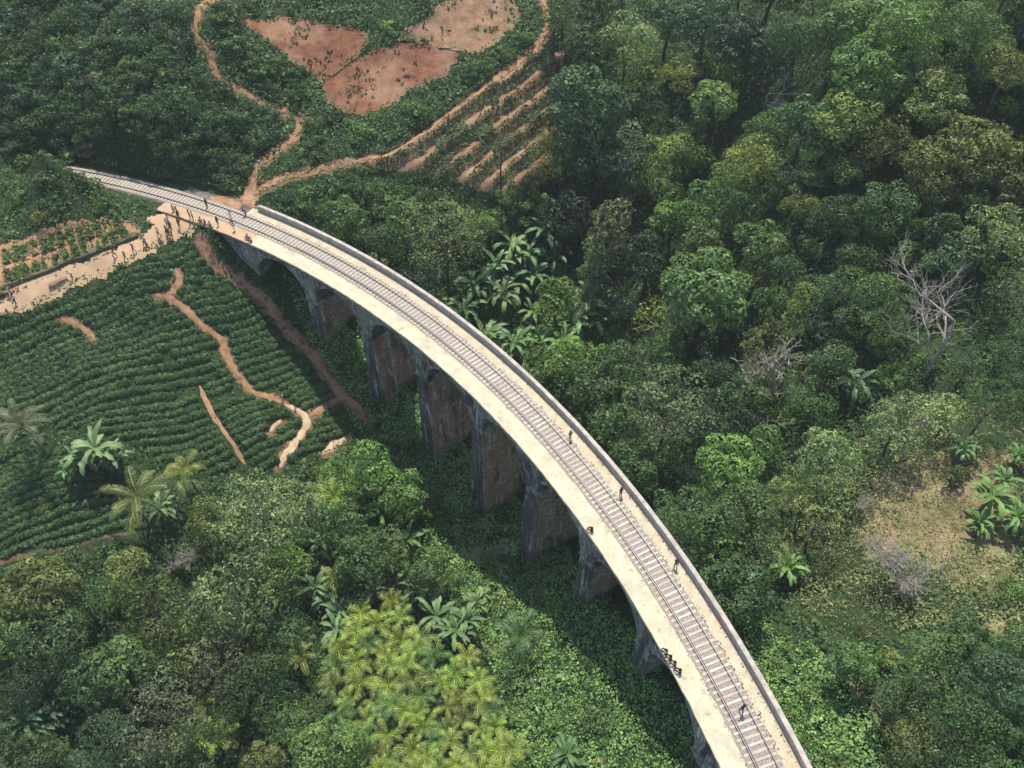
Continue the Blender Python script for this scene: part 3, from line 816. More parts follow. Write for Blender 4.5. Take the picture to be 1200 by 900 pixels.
def make_tree_kind(key, R, H, trunk, nl, dens, leaf, lobe=(0.3, 0.5), flat=0.75, base=0.15, gap=0.12, cone=0.0, aspect=0.55, droop=0.15, bark='bark', variants=2, name='broadleaf_tree', r0=None):
    """R crown radius, H crown height, trunk = clear height under the crown"""
    for v in range(variants):
        r = np.random.default_rng(abs(hash((len(key), R, v, nl))) % 10007)
        P, Nn, C = crown_points(R, H, nl, dens, r, lobe, flat, base, gap, cone)
        V, Fq = leaf_quads(P + [0, 0, trunk], Nn, leaf * (0.78 + 0.2 * v), aspect, droop, r)
        cm = new_mesh('crown', V, Fq, M['leaf'])
        mb = MB(); tg = [c[:3] + [0, 0, trunk] for c in C[r.permutation(len(C))[:8]]]
        branch_tubes(mb, tg, trunk + 0.12 * H, r0 or (0.05 * R + 0.1), (0, 0), r)
        tm = mb.mesh('trunk', M[bark], True)
        KINDS.setdefault(key, []).append(dict(crown=cm, trunk=tm, R=R, H=trunk + H * 0.55, name=name, top=trunk + H))


make_tree_kind('broad_l', 6.3, 8.5, 7.0, 28, 13.0, 0.4, (0.26, 0.42), variants=3)
make_tree_kind('broad_m', 4.2, 6.2, 5.0, 19, 16, 0.36, (0.28, 0.45), variants=3)
make_tree_kind('broad_s', 2.4, 3.0, 1.2, 11, 20, 0.33, (0.3, 0.5), variants=3)
make_tree_kind('feather_l', 6.0, 9.0, 6.0, 44, 11, 0.36, (0.17, 0.3), flat=0.85, gap=0.28, aspect=0.42, droop=0.35, bark='bark', variants=3, r0=0.22)
make_tree_kind('feather_m', 4.0, 6.4, 4.2, 30, 15, 0.31, (0.18, 0.32), flat=0.85, gap=0.28, aspect=0.42, droop=0.35, bark='bark', variants=2, r0=0.17)
make_tree_kind('tall_m', 3.4, 11.0, 6.0, 32, 11, 0.4, (0.28, 0.45), flat=0.9, base=0.05, gap=0.2, cone=0.35, aspect=0.45, droop=0.3, bark='palebark', variants=2)
make_tree_kind('sparse_m', 3.6, 5.5, 5.5, 36, 17, 0.27, (0.14, 0.25), gap=0.4, aspect=0.5, bark='palebark', variants=2, r0=0.13)
make_tree_kind('layer_m', 4.4, 4.2, 6.5, 20, 10, 0.44, (0.25, 0.4), flat=0.42, gap=0.15, variants=2)
make_tree_kind('shrub_m', 2.0, 2.0, 0.1, 10, 22, 0.32, (0.3, 0.5), base=0.05, variants=3, name='shrub', r0=0.06)
make_tree_kind('shrub_l', 3.2, 3.0, 0.2, 15, 15, 0.36, (0.28, 0.44), base=0.05, variants=3, name='shrub', r0=0.08)


def make_palm(key, nfr, L, trunk, leaflet, droop, variants, name, up=0.9, pairs=15):
    for v in range(variants):
        r = np.random.default_rng(500 + v + int(L * 10))
        VV = []; n0 = 0; FF = []
        top = np.array([r.normal() * 0.25, r.normal() * 0.25, trunk * r.uniform(0.7, 1.2)])
        for i in range(nfr):
            a = 2 * np.pi * i / nfr * 2.618 + r.normal() * 0.2
            el0 = up * (0.25 + 0.95 * (i / nfr)) + r.normal() * 0.1
            ln = L * r.uniform(0.8, 1.1)
            s = np.linspace(0, 1, pairs + 2)
            el = el0 - droop * s ** 1.4 * r.uniform(0.8, 1.2)
            step = ln / (pairs + 1)
            hx = np.r_[0, np.cumsum(np.cos(el[:-1]) * step)]; hz = np.r_[0, np.cumsum(np.sin(el[:-1]) * step)]
            d = np.array([np.cos(a), np.sin(a), 0]); sd = np.array([-np.sin(a), np.cos(a), 0])
            spine = top + d * hx[:, None] + np.array([0, 0, 1]) * hz[:, None]
            for k in range(1, pairs + 2):
                tg = spine[k] - spine[k - 1]; tg /= np.linalg.norm(tg)
                ll = leaflet * (np.sin(np.pi * (0.12 + 0.8 * k / (pairs + 1))) ** 0.7) * r.uniform(0.85, 1.1)
                for sg in (-1, 1):
                    out = sd * sg * 0.8 + tg * 0.62 + np.array([0, 0, r.uniform(-0.15, 0.2)])
                    out /= np.linalg.norm(out)
                    w = tg * 0.5 * step * 1.15
                    tip = spine[k] + out * ll + np.array([0, 0, -0.24 * ll])
                    m_ = spine[k] + out * ll * 0.55
                    VV += [spine[k] - w * 0.3, m_ - w * 0.42, tip, m_ + w * 0.42]
                    FF.append((n0, n0 + 1, n0 + 2, n0 + 3)); n0 += 4
            # the stalk
            wv = sd * 0.035 * L / 2
            for k in range(pairs + 1):
                VV += [spine[k] - wv, spine[k] + wv, spine[k + 1] + wv, spine[k + 1] - wv]; FF.append((n0, n0 + 1, n0 + 2, n0 + 3)); n0 += 4
        cm = new_mesh('fronds', np.array(VV), np.array(FF), M['palm'])
        mb = MB(); k = np.linspace(0, 1, 7)[:, None]
        pts = np.array([0, 0, -0.6]) * (1 - k) + top * k + np.array([0.25, 0.1, 0]) * np.sin(k * 3.1)
        mb.tube(pts, np.linspace(0.13, 0.075, 7) * (1 + 0.12 * L / 2), 6)
        tm = mb.mesh('trunk', M['palmbark'], True)
        KINDS.setdefault(key, []).append(dict(crown=cm, trunk=tm, R=L * 0.85, H=trunk + 0.2, name=name, top=trunk + 1, cname='fronds'))


make_palm('areca', 9, 2.7, 4.4, 0.66, 1.75, 5, 'palm_tree', 1.35, 14)
make_palm('coco', 15, 4.2, 6.5, 0.85, 1.5, 2, 'palm_tree', 1.2, 26)


def make_banana(key, nl, L, W, stem, variants):
    for v in range(variants):
        r = np.random.default_rng(900 + v + int(L * 10) + nl)
        VV = []; FF = []; n0 = 0; mb = MB()
        nst = r.integers(2, 4)
        for sidx in range(nst):
            b = np.array([r.normal() * 0.55, r.normal() * 0.55, 0]) if sidx else np.zeros(3)
            hh = stem * (1 if sidx == 0 else r.uniform(0.5, 0.9)); top = b * 1.25 + np.array([r.normal() * 0.15, r.normal() * 0.15, hh])
            k = np.linspace(0, 1, 5)[:, None]
            mb.tube((b - [0, 0, 0.5]) * (1 - k) + top * k, np.linspace(0.16, 0.08, 5), 7)
            for i in range(nl if sidx == 0 else nl - 2):
                a = i * 2.399 + r.normal() * 0.25; el0 = 1.25 - 0.75 * (1 - i / nl) + r.normal() * 0.12
                ln = L * r.uniform(0.75, 1.1) * (1 if sidx == 0 else 0.8); n = 9
                s = np.linspace(0, 1, n); el = el0 - (1.8 + r.normal() * 0.4) * s ** 1.4
                st = ln / (n - 1)
                hx = np.r_[0, np.cumsum(np.cos(el[:-1]) * st)]; hz = np.r_[0, np.cumsum(np.sin(el[:-1]) * st)]
                d = np.array([np.cos(a), np.sin(a), 0]); sd = np.array([-np.sin(a), np.cos(a), 0])
                sp = top + d * hx[:, None] + np.array([0, 0, 1]) * hz[:, None]
                wd = W / 2 * np.clip(np.sin(np.pi * np.clip((s - 0.1) / 0.9, 0, 1)) ** 0.55, 0.05, 1)
                up = np.stack([-np.sin(el) * d[0], -np.sin(el) * d[1], np.cos(el)], 1)
                jag = r.uniform(0.45, 1.1, (2, n))
                le = sp + sd * (wd * jag[0])[:, None] + up * (wd * 0.35)[:, None]; re_ = sp - sd * (wd * jag[1])[:, None] + up * (wd * 0.35)[:, None]
                V = np.stack([le, sp, re_], 1).reshape(-1, 3); VV.append(V)
                for q in range(n - 1):
                    a0 = n0 + q * 3
                    FF += [(a0, a0 + 1, a0 + 4, a0 + 3), (a0 + 1, a0 + 2, a0 + 5, a0 + 4)]
                n0 += 3 * n
        cm = new_mesh('leaves', np.concatenate(VV), np.array(FF), M['banana'])
        tm = mb.mesh('stem', M['palmbark'], True)
        KINDS.setdefault(key, []).append(dict(crown=cm, trunk=tm, R=L * 0.8, H=stem + 0.5, name='banana_plant', top=stem + 1.5, cname='leaves', tname='stem'))


make_banana('banana', 10, 2.6, 0.56, 2.6, 5)


def make_bare(key, R, H, levels, seed, bark, r0, stemfrac=0.35, name='bare_tree', spread=0.75, nsub=4, lean=(0, 0)):
    r = np.random.default_rng(seed); mb = MB(); tw = MB()

    def grow(p, d, ln, rad, lv):
        n = 5; pts = [p]; dd = d.copy()
        for _ in range(n - 1):
            dd = dd + r.normal(size=3) * (0.025 if lv == 0 else 0.16); dd[2] += 0.03; dd /= np.linalg.norm(dd); pts.append(pts[-1] + dd * ln / (n - 1))
        pts = np.array(pts)
        (mb if lv < 2 else tw).tube(pts, np.linspace(rad, rad * 0.6, n), 5 if lv < 2 else 4)
        if lv >= levels: return
        for i in range(nsub):
            f = r.uniform(0.35, 1.0) if i else 1.0
            st = pts[min(n - 1, int(f * (n - 1)))]
            nd_ = dd + r.normal(size=3) * spread; nd_[2] = abs(nd_[2]) * 0.7 + 0.1; nd_ /= np.linalg.norm(nd_)
            grow(st, nd_, ln * r.uniform(0.55, 0.85) * (0.62 if lv == 0 and stemfrac > 0.5 else 1), rad * 0.62, lv + 1)
    d0 = np.array([lean[0], lean[1], 1.0]); d0 /= np.linalg.norm(d0)
    grow(np.array([0, 0, -0.5]), d0, H * stemfrac + 0.5, r0, 0)
    av = np.concatenate(tw.v); R = float(np.percentile(np.hypot(av[:, 0], av[:, 1]), 92)); H = float(av[:, 2].mean()) / 0.65
    KINDS.setdefault(key, []).append(dict(crown=tw.mesh('twigs', M[bark], False), trunk=mb.mesh('trunk', M[bark], True), R=R, H=H * 0.65, name=name, top=H, cname='twigs'))


make_bare('bare_twisted', 3.6, 7, 4, 21, 'palebark', 0.16, 0.22, spread=0.95)
make_bare('bare_tall', 5.5, 15, 5, 14, 'palebark', 0.26, 0.7, spread=0.5, nsub=3)
make_bare('bare_dense', 4.0, 6.5, 5, 33, 'palebark', 0.09, 0.16, spread=1.0, nsub=4)

# ---- placing
PLANTS = []          # every plant that is a thing, with where it is seen
DISCS = []


def plant(px, py, key, rpx=None, color=(0.05, 0.09, 0.03), look='', jit=0.17, scale=None, world=None, rz=None, zs=None):
    vs_ = KINDS[key]; K = vs_[random.randrange(len(vs_))]
    sc = scale or 1.0
    if world is None:
        for _ in range(3):
            g = hit(px, py, K['H'] * sc)
            dep = float(project(g[0], g[1], g[2] + K['H'] * sc)[2])
            if rpx is not None: sc = rpx * dep / F / K['R']
    else: g = np.array([world[0], world[1], float(ground(*world))])
    x, y, f = project(g[0], g[1], g[2] + K['H'] * sc)
    th = math.degrees(math.atan2(g[1] - CY, g[0] - CX)); off = math.hypot(g[0] - CX, g[1] - CY) - RC
    if T0 - 3 < th < 74.2:
        # keep crowns clear of the deck
        rr = K['R'] * sc * 0.85
        lim = 3.6 + (rr if g[2] + K['top'] * sc > -1.0 else min(rr, 1.0))
        if abs(off) < lim:
            return None
    zs_ = zs or 1.0
    c = np.array(color) * (1 + np.clip(rng.normal(size=3) * jit * 0.3 + rng.normal() * jit, -0.4, 0.5))
    PLANTS.append(dict(g=g, sc=sc, zs=zs_, K=K, c=np.clip(c, 0.004, 0.6), px=float(x), py=float(y), rpx=K['R'] * sc * F / float(f), depth=float(f), look=look, rz=rz if rz is not None else random.uniform(0, 6.283), key=key))
    return PLANTS[-1]


DK = (0.062, 0.115, 0.042); MD = (0.1, 0.172, 0.055); BR = (0.135, 0.23, 0.064); PG = (0.235, 0.295, 0.13); OL = (0.14, 0.17, 0.058)
YG = (0.2, 0.255, 0.07); BG = (0.072, 0.135, 0.066); GG = (0.165, 0.215, 0.11); DB = (0.056, 0.098, 0.05); TN = (0.24, 0.21, 0.11)
YP = (0.28, 0.36, 0.065); BN = (0.125, 0.21, 0.085); BB = (0.12, 0.22, 0.06)
NAMES = {DK: 'dark green', MD: 'mid green', BR: 'bright green', PG: 'pale grey-green', OL: 'olive green', YG: 'yellow-green', BG: 'bluish green', GG: 'dull grey-green', DB: 'deep bluish green', TN: 'tan-leaved', YP: 'yellow', BN: 'green', BB: 'fresh green'}
SHAPES = {'broad_l': 'big rounded', 'broad_m': 'rounded', 'broad_s': 'small rounded', 'feather_l': 'big feathery', 'feather_m': 'feathery', 'tall_m': 'tall narrow', 'sparse_m': 'thin-leaved', 'layer_m': 'flat-topped',
          'shrub_m': 'leafy', 'shrub_l': 'bushy', 'areca': 'slender', 'coco': 'long-fronded', 'banana': 'broad-leaved', 'bare_twisted': 'twisted leafless', 'bare_tall': 'tall pale-trunked', 'bare_dense': 'many-twigged leafless'}

HAND = [(80, 200, 'shrub_m', 10, BR), (72, 196, 'shrub_m', 12, MD), (66, 194, 'shrub_m', 10, MD), (86, 205, 'shrub_m', 8, MD), (8, 174, 'shrub_l', 13, DK), (28, 178, 'shrub_l', 13, DK), (-8, 186, 'shrub_m', 12, MD), (48, 184, 'shrub_m', 12, MD), (20, 168, 'shrub_l', 13, DK), (2, 182, 'shrub_m', 11, MD),(398, 398, 'shrub_m', 11, MD), (372, 392, 'shrub_m', 10, DK), (442, 462, 'shrub_m', 12, MD), (470, 470, 'shrub_m', 11, BR), (498, 532, 'shrub_l', 14, MD), (525, 535, 'shrub_m', 11, BR), (560, 604, 'shrub_l', 14, MD), (590, 606, 'shrub_m', 11, DK), (602, 664, 'shrub_m', 13, MD), (632, 662, 'shrub_m', 12, MD), (664, 712, 'shrub_m', 13, MD), (698, 704, 'shrub_m', 11, BR), (722, 790, 'shrub_m', 13, MD), (758, 786, 'shrub_m', 10, MD), (540, 580, 'shrub_m', 12, DK), (480, 505, 'shrub_m', 12, DK),(62, 206, 'shrub_m', 9, OL), (84, 197, 'shrub_m', 9, MD), (40, 196, 'shrub_m', 11, MD), (12, 188, 'shrub_m', 11, OL), (22, 204, 'shrub_m', 10, MD), (98, 194, 'shrub_m', 9, BR), (70, 190, 'shrub_m', 12, DK), (48, 212, 'shrub_m', 13, OL),  # px, py, kind, radius px, colour
    (735, 42, 'feather_l', 46, PG), (688, 112, 'broad_l', 56, BG), (752, 78, 'feather_m', 38, YG), (702, 178, 'broad_l', 42, DB), (735, 172, 'tall_m', 30, GG), (716, 262, 'tall_m', 34, GG), (700, 300, 'tall_m', 26, GG),
    (782, 214, 'broad_m', 30, BR), (782, 166, 'broad_m', 32, YG), (812, 180, 'broad_m', 28, MD), (838, 118, 'broad_m', 34, BR), (808, 150, 'broad_m', 26, DK),
    (870, 42, 'broad_l', 40, DB), (828, 20, 'broad_l', 42, BG), (940, 36, 'broad_l', 40, DK), (1008, 20, 'broad_l', 42, MD), (1022, 78, 'broad_l', 50, BR), (995, 130, 'broad_l', 46, YG), (1104, 112, 'feather_l', 46, PG), (1078, 88, 'feather_m', 30, GG),
    (1062, 30, 'broad_l', 50, BR), (1150, 30, 'broad_l', 44, MD), (1184, 72, 'broad_l', 38, OL), (955, 204, 'layer_m', 22, BR), (920, 200, 'broad_m', 26, BG), (890, 286, 'broad_m', 36, MD), (830, 236, 'broad_m', 36, MD), (852, 206, 'broad_m', 22, BR),
    (900, 142, 'broad_m', 30, MD), (1042, 160, 'feather_l', 44, OL), (1098, 190, 'broad_l', 46, OL), (1150, 168, 'broad_l', 48, OL), (1184, 210, 'broad_m', 36, OL), (982, 250, 'broad_l', 38, DK), (1042, 242, 'broad_l', 42, DK), (1092, 262, 'broad_l', 36, DK),
    (1170, 266, 'feather_l', 46, PG), (1190, 330, 'feather_m', 36, GG), (830, 330, 'broad_l', 58, MD), (940, 352, 'tall_m', 20, YG), (1000, 345, 'broad_l', 42, DK), (1034, 352, 'broad_l', 40, MD), (962, 345, 'broad_m', 30, BG),
    (770, 366, 'sparse_m', 34, YG), (902, 398, 'feather_m', 36, OL), (944, 436, 'feather_m', 30, OL), (785, 470, 'feather_l', 60, GG), (730, 430, 'broad_m', 34, DK), (722, 500, 'broad_m', 34, MD), (742, 545, 'broad_m', 36, DK),
    (858, 540, 'broad_l', 44, BR), (875, 600, 'broad_l', 46, MD), (800, 600, 'broad_l', 44, DK), (976, 532, 'feather_l', 46, PG), (1060, 486, 'feather_m', 42, PG), (1095, 478, 'sparse_m', 34, PG), (1165, 470, 'feather_l', 42, MD), (1118, 480, 'feather_m', 30, PG),
    (962, 600, 'feather_m', 42, PG), (928, 572, 'feather_m', 32, YG), (862, 688, 'broad_l', 46, DK), (848, 628, 'broad_m', 40, MD), (905, 640, 'feather_m', 34, PG), (1185, 690, 'shrub_l', 22, BR), (1100, 782, 'broad_l', 50, MD), (1062, 826, 'broad_l', 40, DK),
    (1172, 800, 'broad_l', 46, BG), (1004, 776, 'broad_m', 32, MD), (1140, 862, 'broad_l', 50, DK), (1080, 872, 'broad_l', 40, OL), (1192, 752, 'broad_m', 30, MD), (945, 730, 'shrub_l', 18, MD),
    (652, 352, 'broad_m', 32, BR), (640, 418, 'broad_m', 34, BR), (690, 452, 'broad_m', 38, MD), (520, 268, 'feather_l', 58, PG), (472, 258, 'broad_m', 30, MD), (440, 272, 'broad_m', 30, DK), (402, 252, 'broad_m', 28, MD), (488, 318, 'broad_m', 34, DB), (560, 258, 'broad_m', 26, BR),
    (690, 210, 'broad_m', 34, DB), (660, 250, 'broad_m', 34, DB), (760, 300, 'broad_m', 34, DB), (665, 420, 'broad_m', 30, BR), (880, 460, 'broad_m', 30, MD), (850, 470, 'broad_m', 28, BG), (1120, 550, 'broad_s', 18, OL),
    (300, 598, 'feather_l', 64, PG), (242, 606, 'feather_m', 32, YG), (352, 592, 'feather_m', 40, PG), (270, 692, 'feather_l', 62, GG), (332, 664, 'feather_m', 42, YG), (150, 662, 'feather_m', 32, YG), (182, 716, 'feather_l', 50, OL), (40, 684, 'broad_l', 46, OL),
    (62, 752, 'broad_l', 46, DK), (92, 702, 'broad_m', 34, MD), (182, 848, 'feather_l', 60, GG), (252, 772, 'feather_l', 46, GG), (302, 802, 'broad_l', 42, DK), (112, 792, 'broad_l', 42, DK), (20, 800, 'broad_l', 38, DB), (140, 780, 'broad_m', 40, MD), (382, 878, 'broad_l', 50, BR),
    (10, 740, 'broad_l', 36, MD), (215, 760, 'broad_m', 36, OL), (120, 872, 'broad_l', 40, DB), (40, 890, 'broad_l', 36, DK), (330, 730, 'broad_m', 36, DK), (250, 846, 'broad_l', 36, DK), (330, 850, 'broad_m', 30, MD),
    (420, 655, 'broad_m', 36, MD), (438, 546, 'broad_m', 36, BR), (400, 552, 'broad_m', 34, BR), (470, 575, 'broad_m', 34, BR), (395, 610, 'broad_m', 34, MD), (450, 640, 'broad_m', 30, MD), (500, 665, 'broad_m', 28, MD),
]
for px, py, key, r_, c_ in HAND:
    plant(px, py, key, r_, c_)
LAND_BARE = {}
for px, py, key, r_, c_, lk in [(908, 448, 'bare_twisted', 48, TN, 'twisted leafless tree with pale crooked branches among olive foliage'), (1122, 358, 'bare_tall', 46, TN, 'tall dead tree with a leaning pale trunk and bare branches'),
                                (1070, 664, 'bare_dense', 48, TN, 'grey leafless tree of many fine twigs on the dry slope'), (900, 110, 'bare_tall', 32, TN, 'thin pale tree with bare feathery top in the upper forest'),
                                (1088, 82, 'bare_dense', 26, TN, 'grey twiggy leafless tree in the upper right forest'), (205, 662, 'bare_dense', 22, TN, 'small grey leafless tree in the lower left woods'),
                                (1012, 585, 'bare_dense', 16, TN, 'small thin twiggy bare sapling on the dry slope')]:
    if px == 1122: p = plant(px, py, key, None, c_, look=lk, scale=1.0, world=hit(1080, 446)[:2], rz=0.6)
    else: p = plant(px, py, key, r_, c_, look=lk)
    if p: p['full'] = lk
# bananas and palms
for px, py, r_, c_ in [(545, 362, 27, BN), (592, 338, 28, BN), (622, 318, 26, BN), (600, 290, 24, BN), (640, 268, 28, BG), (572, 392, 28, BN), (604, 402, 26, BN), (618, 296, 22, BN), (682, 372, 26, BN), (694, 342, 24, BN), (662, 402, 26, BB), (640, 392, 22, BB),
                       (556, 330, 24, BN), (580, 310, 22, BN), (700, 320, 22, BG), (650, 300, 22, BN), (560, 415, 24, BN), (590, 425, 22, BB), (625, 365, 22, BB), (615, 440, 22, BN), (660, 280, 20, BG),
                       (1003, 446, 28, BG), (1162, 582, 34, BB), (1196, 602, 28, BB), (1132, 522, 22, BN), (922, 660, 28, BB), (1180, 560, 24, BB), (1150, 610, 22, BB), (860, 468, 22, BN), (1196, 530, 20, BB),
                       (104, 522, 36, BN), (130, 535, 26, BN), (190, 592, 28, BN), (90, 540, 24, BN), (446, 600, 28, BB), (476, 630, 30, BN), (378, 640, 22, BN), (370, 690, 26, BN), (510, 720, 32, BN), (530, 738, 30, BN), (492, 692, 28, BN), (545, 728, 26, BN), (398, 735, 28, BN),
                       (30, 842, 34, BG), (62, 838, 24, BG), (440, 690, 24, BN), (665, 888, 30, BN), (560, 705, 20, BN), (460, 655, 24, BB), (400, 715, 26, BN)]:
    plant(px, py, 'banana', r_ * (1.0 if 530 < px < 710 and py < 450 else 0.85), c_)
for px, py, key, r_, c_ in [(25, 496, 'coco', 34, GG), (150, 574, 'coco', 42, OL), (228, 556, 'areca', 26, YP), (212, 568, 'areca', 22, YG), (392, 582, 'areca', 26, YP), (375, 575, 'areca', 20, YG), (230, 868, 'areca', 30, YP), (266, 872, 'areca', 26, YP), (246, 822, 'areca', 22, YG), (608, 742, 'coco', 32, DK),
                            (345, 745, 'areca', 24, YG), (352, 770, 'areca', 22, YG), (388, 684, 'areca', 22, YG), (270, 610, 'areca', 22, YP), (590, 880, 'areca', 24, YP), (690, 345, 'coco', 30, GG)]:
    plant(px, py, key, r_, c_)
GROVE = [(396, 745), (425, 715), (455, 702), (490, 745), (520, 760), (548, 768), (566, 800), (585, 850), (604, 905), (430, 915), (408, 860), (385, 800)]
pts = []
for _ in range(4000):
    x, y = random.uniform(380, 610), random.uniform(700, 912)
    if in_poly(np.array([x]), np.array([y]), GROVE)[0] and all((x - a) ** 2 + ((y - b_) * 1.15) ** 2 > 20 ** 2 for a, b_ in pts): pts.append((x, y))
for x, y in pts: plant(x, y, 'areca', random.uniform(19, 23), random.choice([YP, YP, YP, YG, BB]), jit=0.2)

# random fill, region by region: polygon, spacing px, [(kind, r px lo, hi, colour, weight)]
FILL = [
    ([(640, -30), (1290, -30), (1290, 260), (1090, 330), (980, 300), (900, 330), (760, 300), (640, 330), (632, 230), (655, 100)], 44, [('broad_m', 24, 38, DK, 3), ('broad_m', 24, 36, MD, 3), ('broad_l', 34, 46, MD, 2), ('broad_m', 22, 34, BG, 1), ('feather_m', 26, 38, GG, 2), ('feather_l', 36, 46, YG, 1), ('broad_s', 14, 22, BR, 2), ('layer_m', 22, 32, MD, 1), ('broad_m', 22, 32, OL, 2), ('feather_l', 30, 42, PG, 1), ('broad_m', 22, 32, YG, 1), ('broad_m', 22, 32, BR, 1)]),
    ([(690, 330), (900, 330), (980, 300), (1090, 330), (1290, 330), (1290, 440), (1090, 440), (930, 510), (900, 640), (850, 700), (790, 640), (700, 520), (660, 460)], 42, [('broad_m', 22, 36, DK, 3), ('broad_m', 22, 36, MD, 3), ('broad_m', 20, 30, DB, 2), ('feather_m', 24, 34, GG, 1), ('broad_s', 14, 22, BR, 2)]),
    ([(0, 660), (130, 640), (240, 640), (370, 690), (390, 760), (370, 860), (330, 910), (-30, 910), (-30, 680)], 44, [('broad_m', 22, 34, DK, 3), ('broad_m', 22, 34, OL, 2), ('feather_m', 24, 36, GG, 2), ('broad_s', 14, 22, MD, 2), ('broad_m', 22, 30, DB, 2)]),
    ([(1040, 740), (1290, 720), (1290, 910), (1040, 910)], 44, [('broad_m', 24, 34, DK, 3), ('broad_m', 24, 34, MD, 2), ('broad_s', 14, 20, YG, 1), ('broad_m', 22, 30, BG, 1)]),
    ([(350, 540), (420, 520), (500, 590), (540, 680), (470, 690), (400, 700), (350, 650)], 26, [('broad_s', 16, 24, BR, 3), ('broad_s', 14, 22, MD, 3), ('shrub_m', 14, 22, BR, 2)]),
]
SHRUBS = [
    ([(470, 590), (560, 640), (640, 690), (700, 740), (760, 810), (800, 890), (700, 900), (600, 890), (570, 770), (530, 700)], 40, [('shrub_m', 12, 18, BR, 3), ('shrub_m', 10, 16, YG, 2), ('shrub_l', 14, 20, MD, 2)]),
    ([(850, 700), (900, 745), (960, 775), (1020, 840), (1050, 900), (950, 900), (880, 790)], 38, [('shrub_m', 12, 18, BR, 3), ('shrub_m', 10, 16, MD, 2)]),
    # the wooded slope over the far end of the track
    ([(-30, -30), (240, -30), (225, 45), (245, 95), (300, 125), (335, 135), (345, 165), (310, 180), (296, 205), (280, 225), (240, 222), (180, 212), (110, 198), (60, 182), (-30, 168)], 15, [('shrub_l', 15, 24, DK, 4), ('shrub_l', 14, 22, BG, 3), ('shrub_m', 10, 17, MD, 3), ('shrub_l', 14, 22, DB, 3), ('shrub_m', 10, 15, GG, 1)]),
    ([(255, 5), (300, 5), (270, 25), (275, 45), (330, 66), (370, 105), (395, 140), (340, 150), (330, 125), (270, 95), (255, 70)], 13, [('shrub_m', 10, 16, DK, 3), ('shrub_m', 10, 16, MD, 3), ('shrub_l', 12, 18, MD, 1)]),
    ([(355, 140), (400, 142), (440, 145), (520, 108), (610, 38), (625, 45), (600, 74), (530, 122), (480, 158), (450, 176), (400, 186), (330, 205), (306, 215), (312, 195), (345, 175)], 12, [('shrub_m', 10, 15, MD, 3), ('shrub_m', 9, 14, BR, 3), ('shrub_l', 11, 16, DK, 2)]),
    ([(330, 222), (400, 202), (440, 218), (520, 230), (560, 250), (560, 320), (520, 330), (440, 290), (380, 258), (335, 240)], 17, [('shrub_m', 11, 17, MD, 3), ('shrub_m', 11, 17, BR, 2), ('shrub_l', 14, 20, DK, 2)]),
    ([(280, -20), (520, -20), (500, 12), (440, 38), (380, 24), (280, 16)], 12, [('shrub_m', 8, 13, MD, 3), ('shrub_m', 8, 13, BR, 2)]),
    ([(430, 40), (470, 40), (500, 10), (520, 4), (480, 44), (436, 60)], 9, [('shrub_m', 7, 11, MD, 1)]),
    ([(0, 182), (70, 190), (130, 212), (180, 232), (170, 237), (130, 243), (60, 254), (0, 266)], 13, [('shrub_m', 9, 15, MD, 3), ('shrub_m', 9, 14, OL, 2), ('shrub_m', 10, 15, DK, 2)]),
    ([(1000, 600), (1040, 580), (1120, 640), (1140, 720), (1060, 740), (960, 760), (930, 700)], 27, [('shrub_m', 8, 13, OL, 3), ('shrub_m', 7, 12, MD, 2), ('shrub_m', 7, 11, TN, 1)]),
    ([(600, 225), (640, 205), (660, 260), (600, 280), (560, 270), (560, 245)], 17, [('shrub_m', 11, 16, BR, 2), ('shrub_l', 13, 18, MD, 2)]),
    ([(380, 255), (380, 300), (460, 350), (530, 400), (600, 430), (640, 430), (560, 330), (470, 290)], 20, [('shrub_l', 14, 20, MD, 2), ('shrub_m', 12, 17, DK, 2), ('shrub_m', 12, 17, BR, 2)]),
]


def fill(regs, taken):
    for poly, sp, kinds in regs:
        poly = np.array(poly, float); x0, y0 = poly.min(0); x1, y1 = poly.max(0)
        wts = np.array([k[4] for k in kinds], float); wts /= wts.sum()
        for _ in range(int((x1 - x0) * (y1 - y0) / sp ** 2 * 9)):
            x, y = random.uniform(x0, x1), random.uniform(y0, y1)
            if not in_poly(np.array([x]), np.array([y]), poly)[0]: continue
            if any((x - a) ** 2 + ((y - b_) * 1.1) ** 2 < (0.55 * sp + 0.42 * r_) ** 2 for a, b_, r_ in taken): continue
            k = kinds[rng.choice(len(kinds), p=wts)]
            r_ = random.uniform(k[1], k[2])
            p = plant(x, y, k[0], r_, k[3])
            if p: taken.append((x, y, r_))


taken = [(p['px'], p['py'], p['rpx']) for p in PLANTS]
fill(FILL, taken)
n_tree = len(PLANTS)
fill(SHRUBS, [(p['px'], p['py'], p['rpx'] * 0.8) for p in PLANTS])


def clear_of_paths(x, y, margin=0.0):
    ok = np.ones(np.shape(x), bool)
    for L, hw in CLEAR:
        if hw is None: ok &= ~in_poly(x, y, L)
        else: ok &= seg_dist(x, y, L) > hw + margin
    return ok


# hand made plants stay; random shrubs must not stand on a path
keep = []
for i, p in enumerate(PLANTS):
    if i >= n_tree and not clear_of_paths(np.array([p['g'][0]]), np.array([p['g'][1]]), 0.55 * p['K']['R'] * p['sc'])[0]: continue
    keep.append(p)
PLANTS = keep
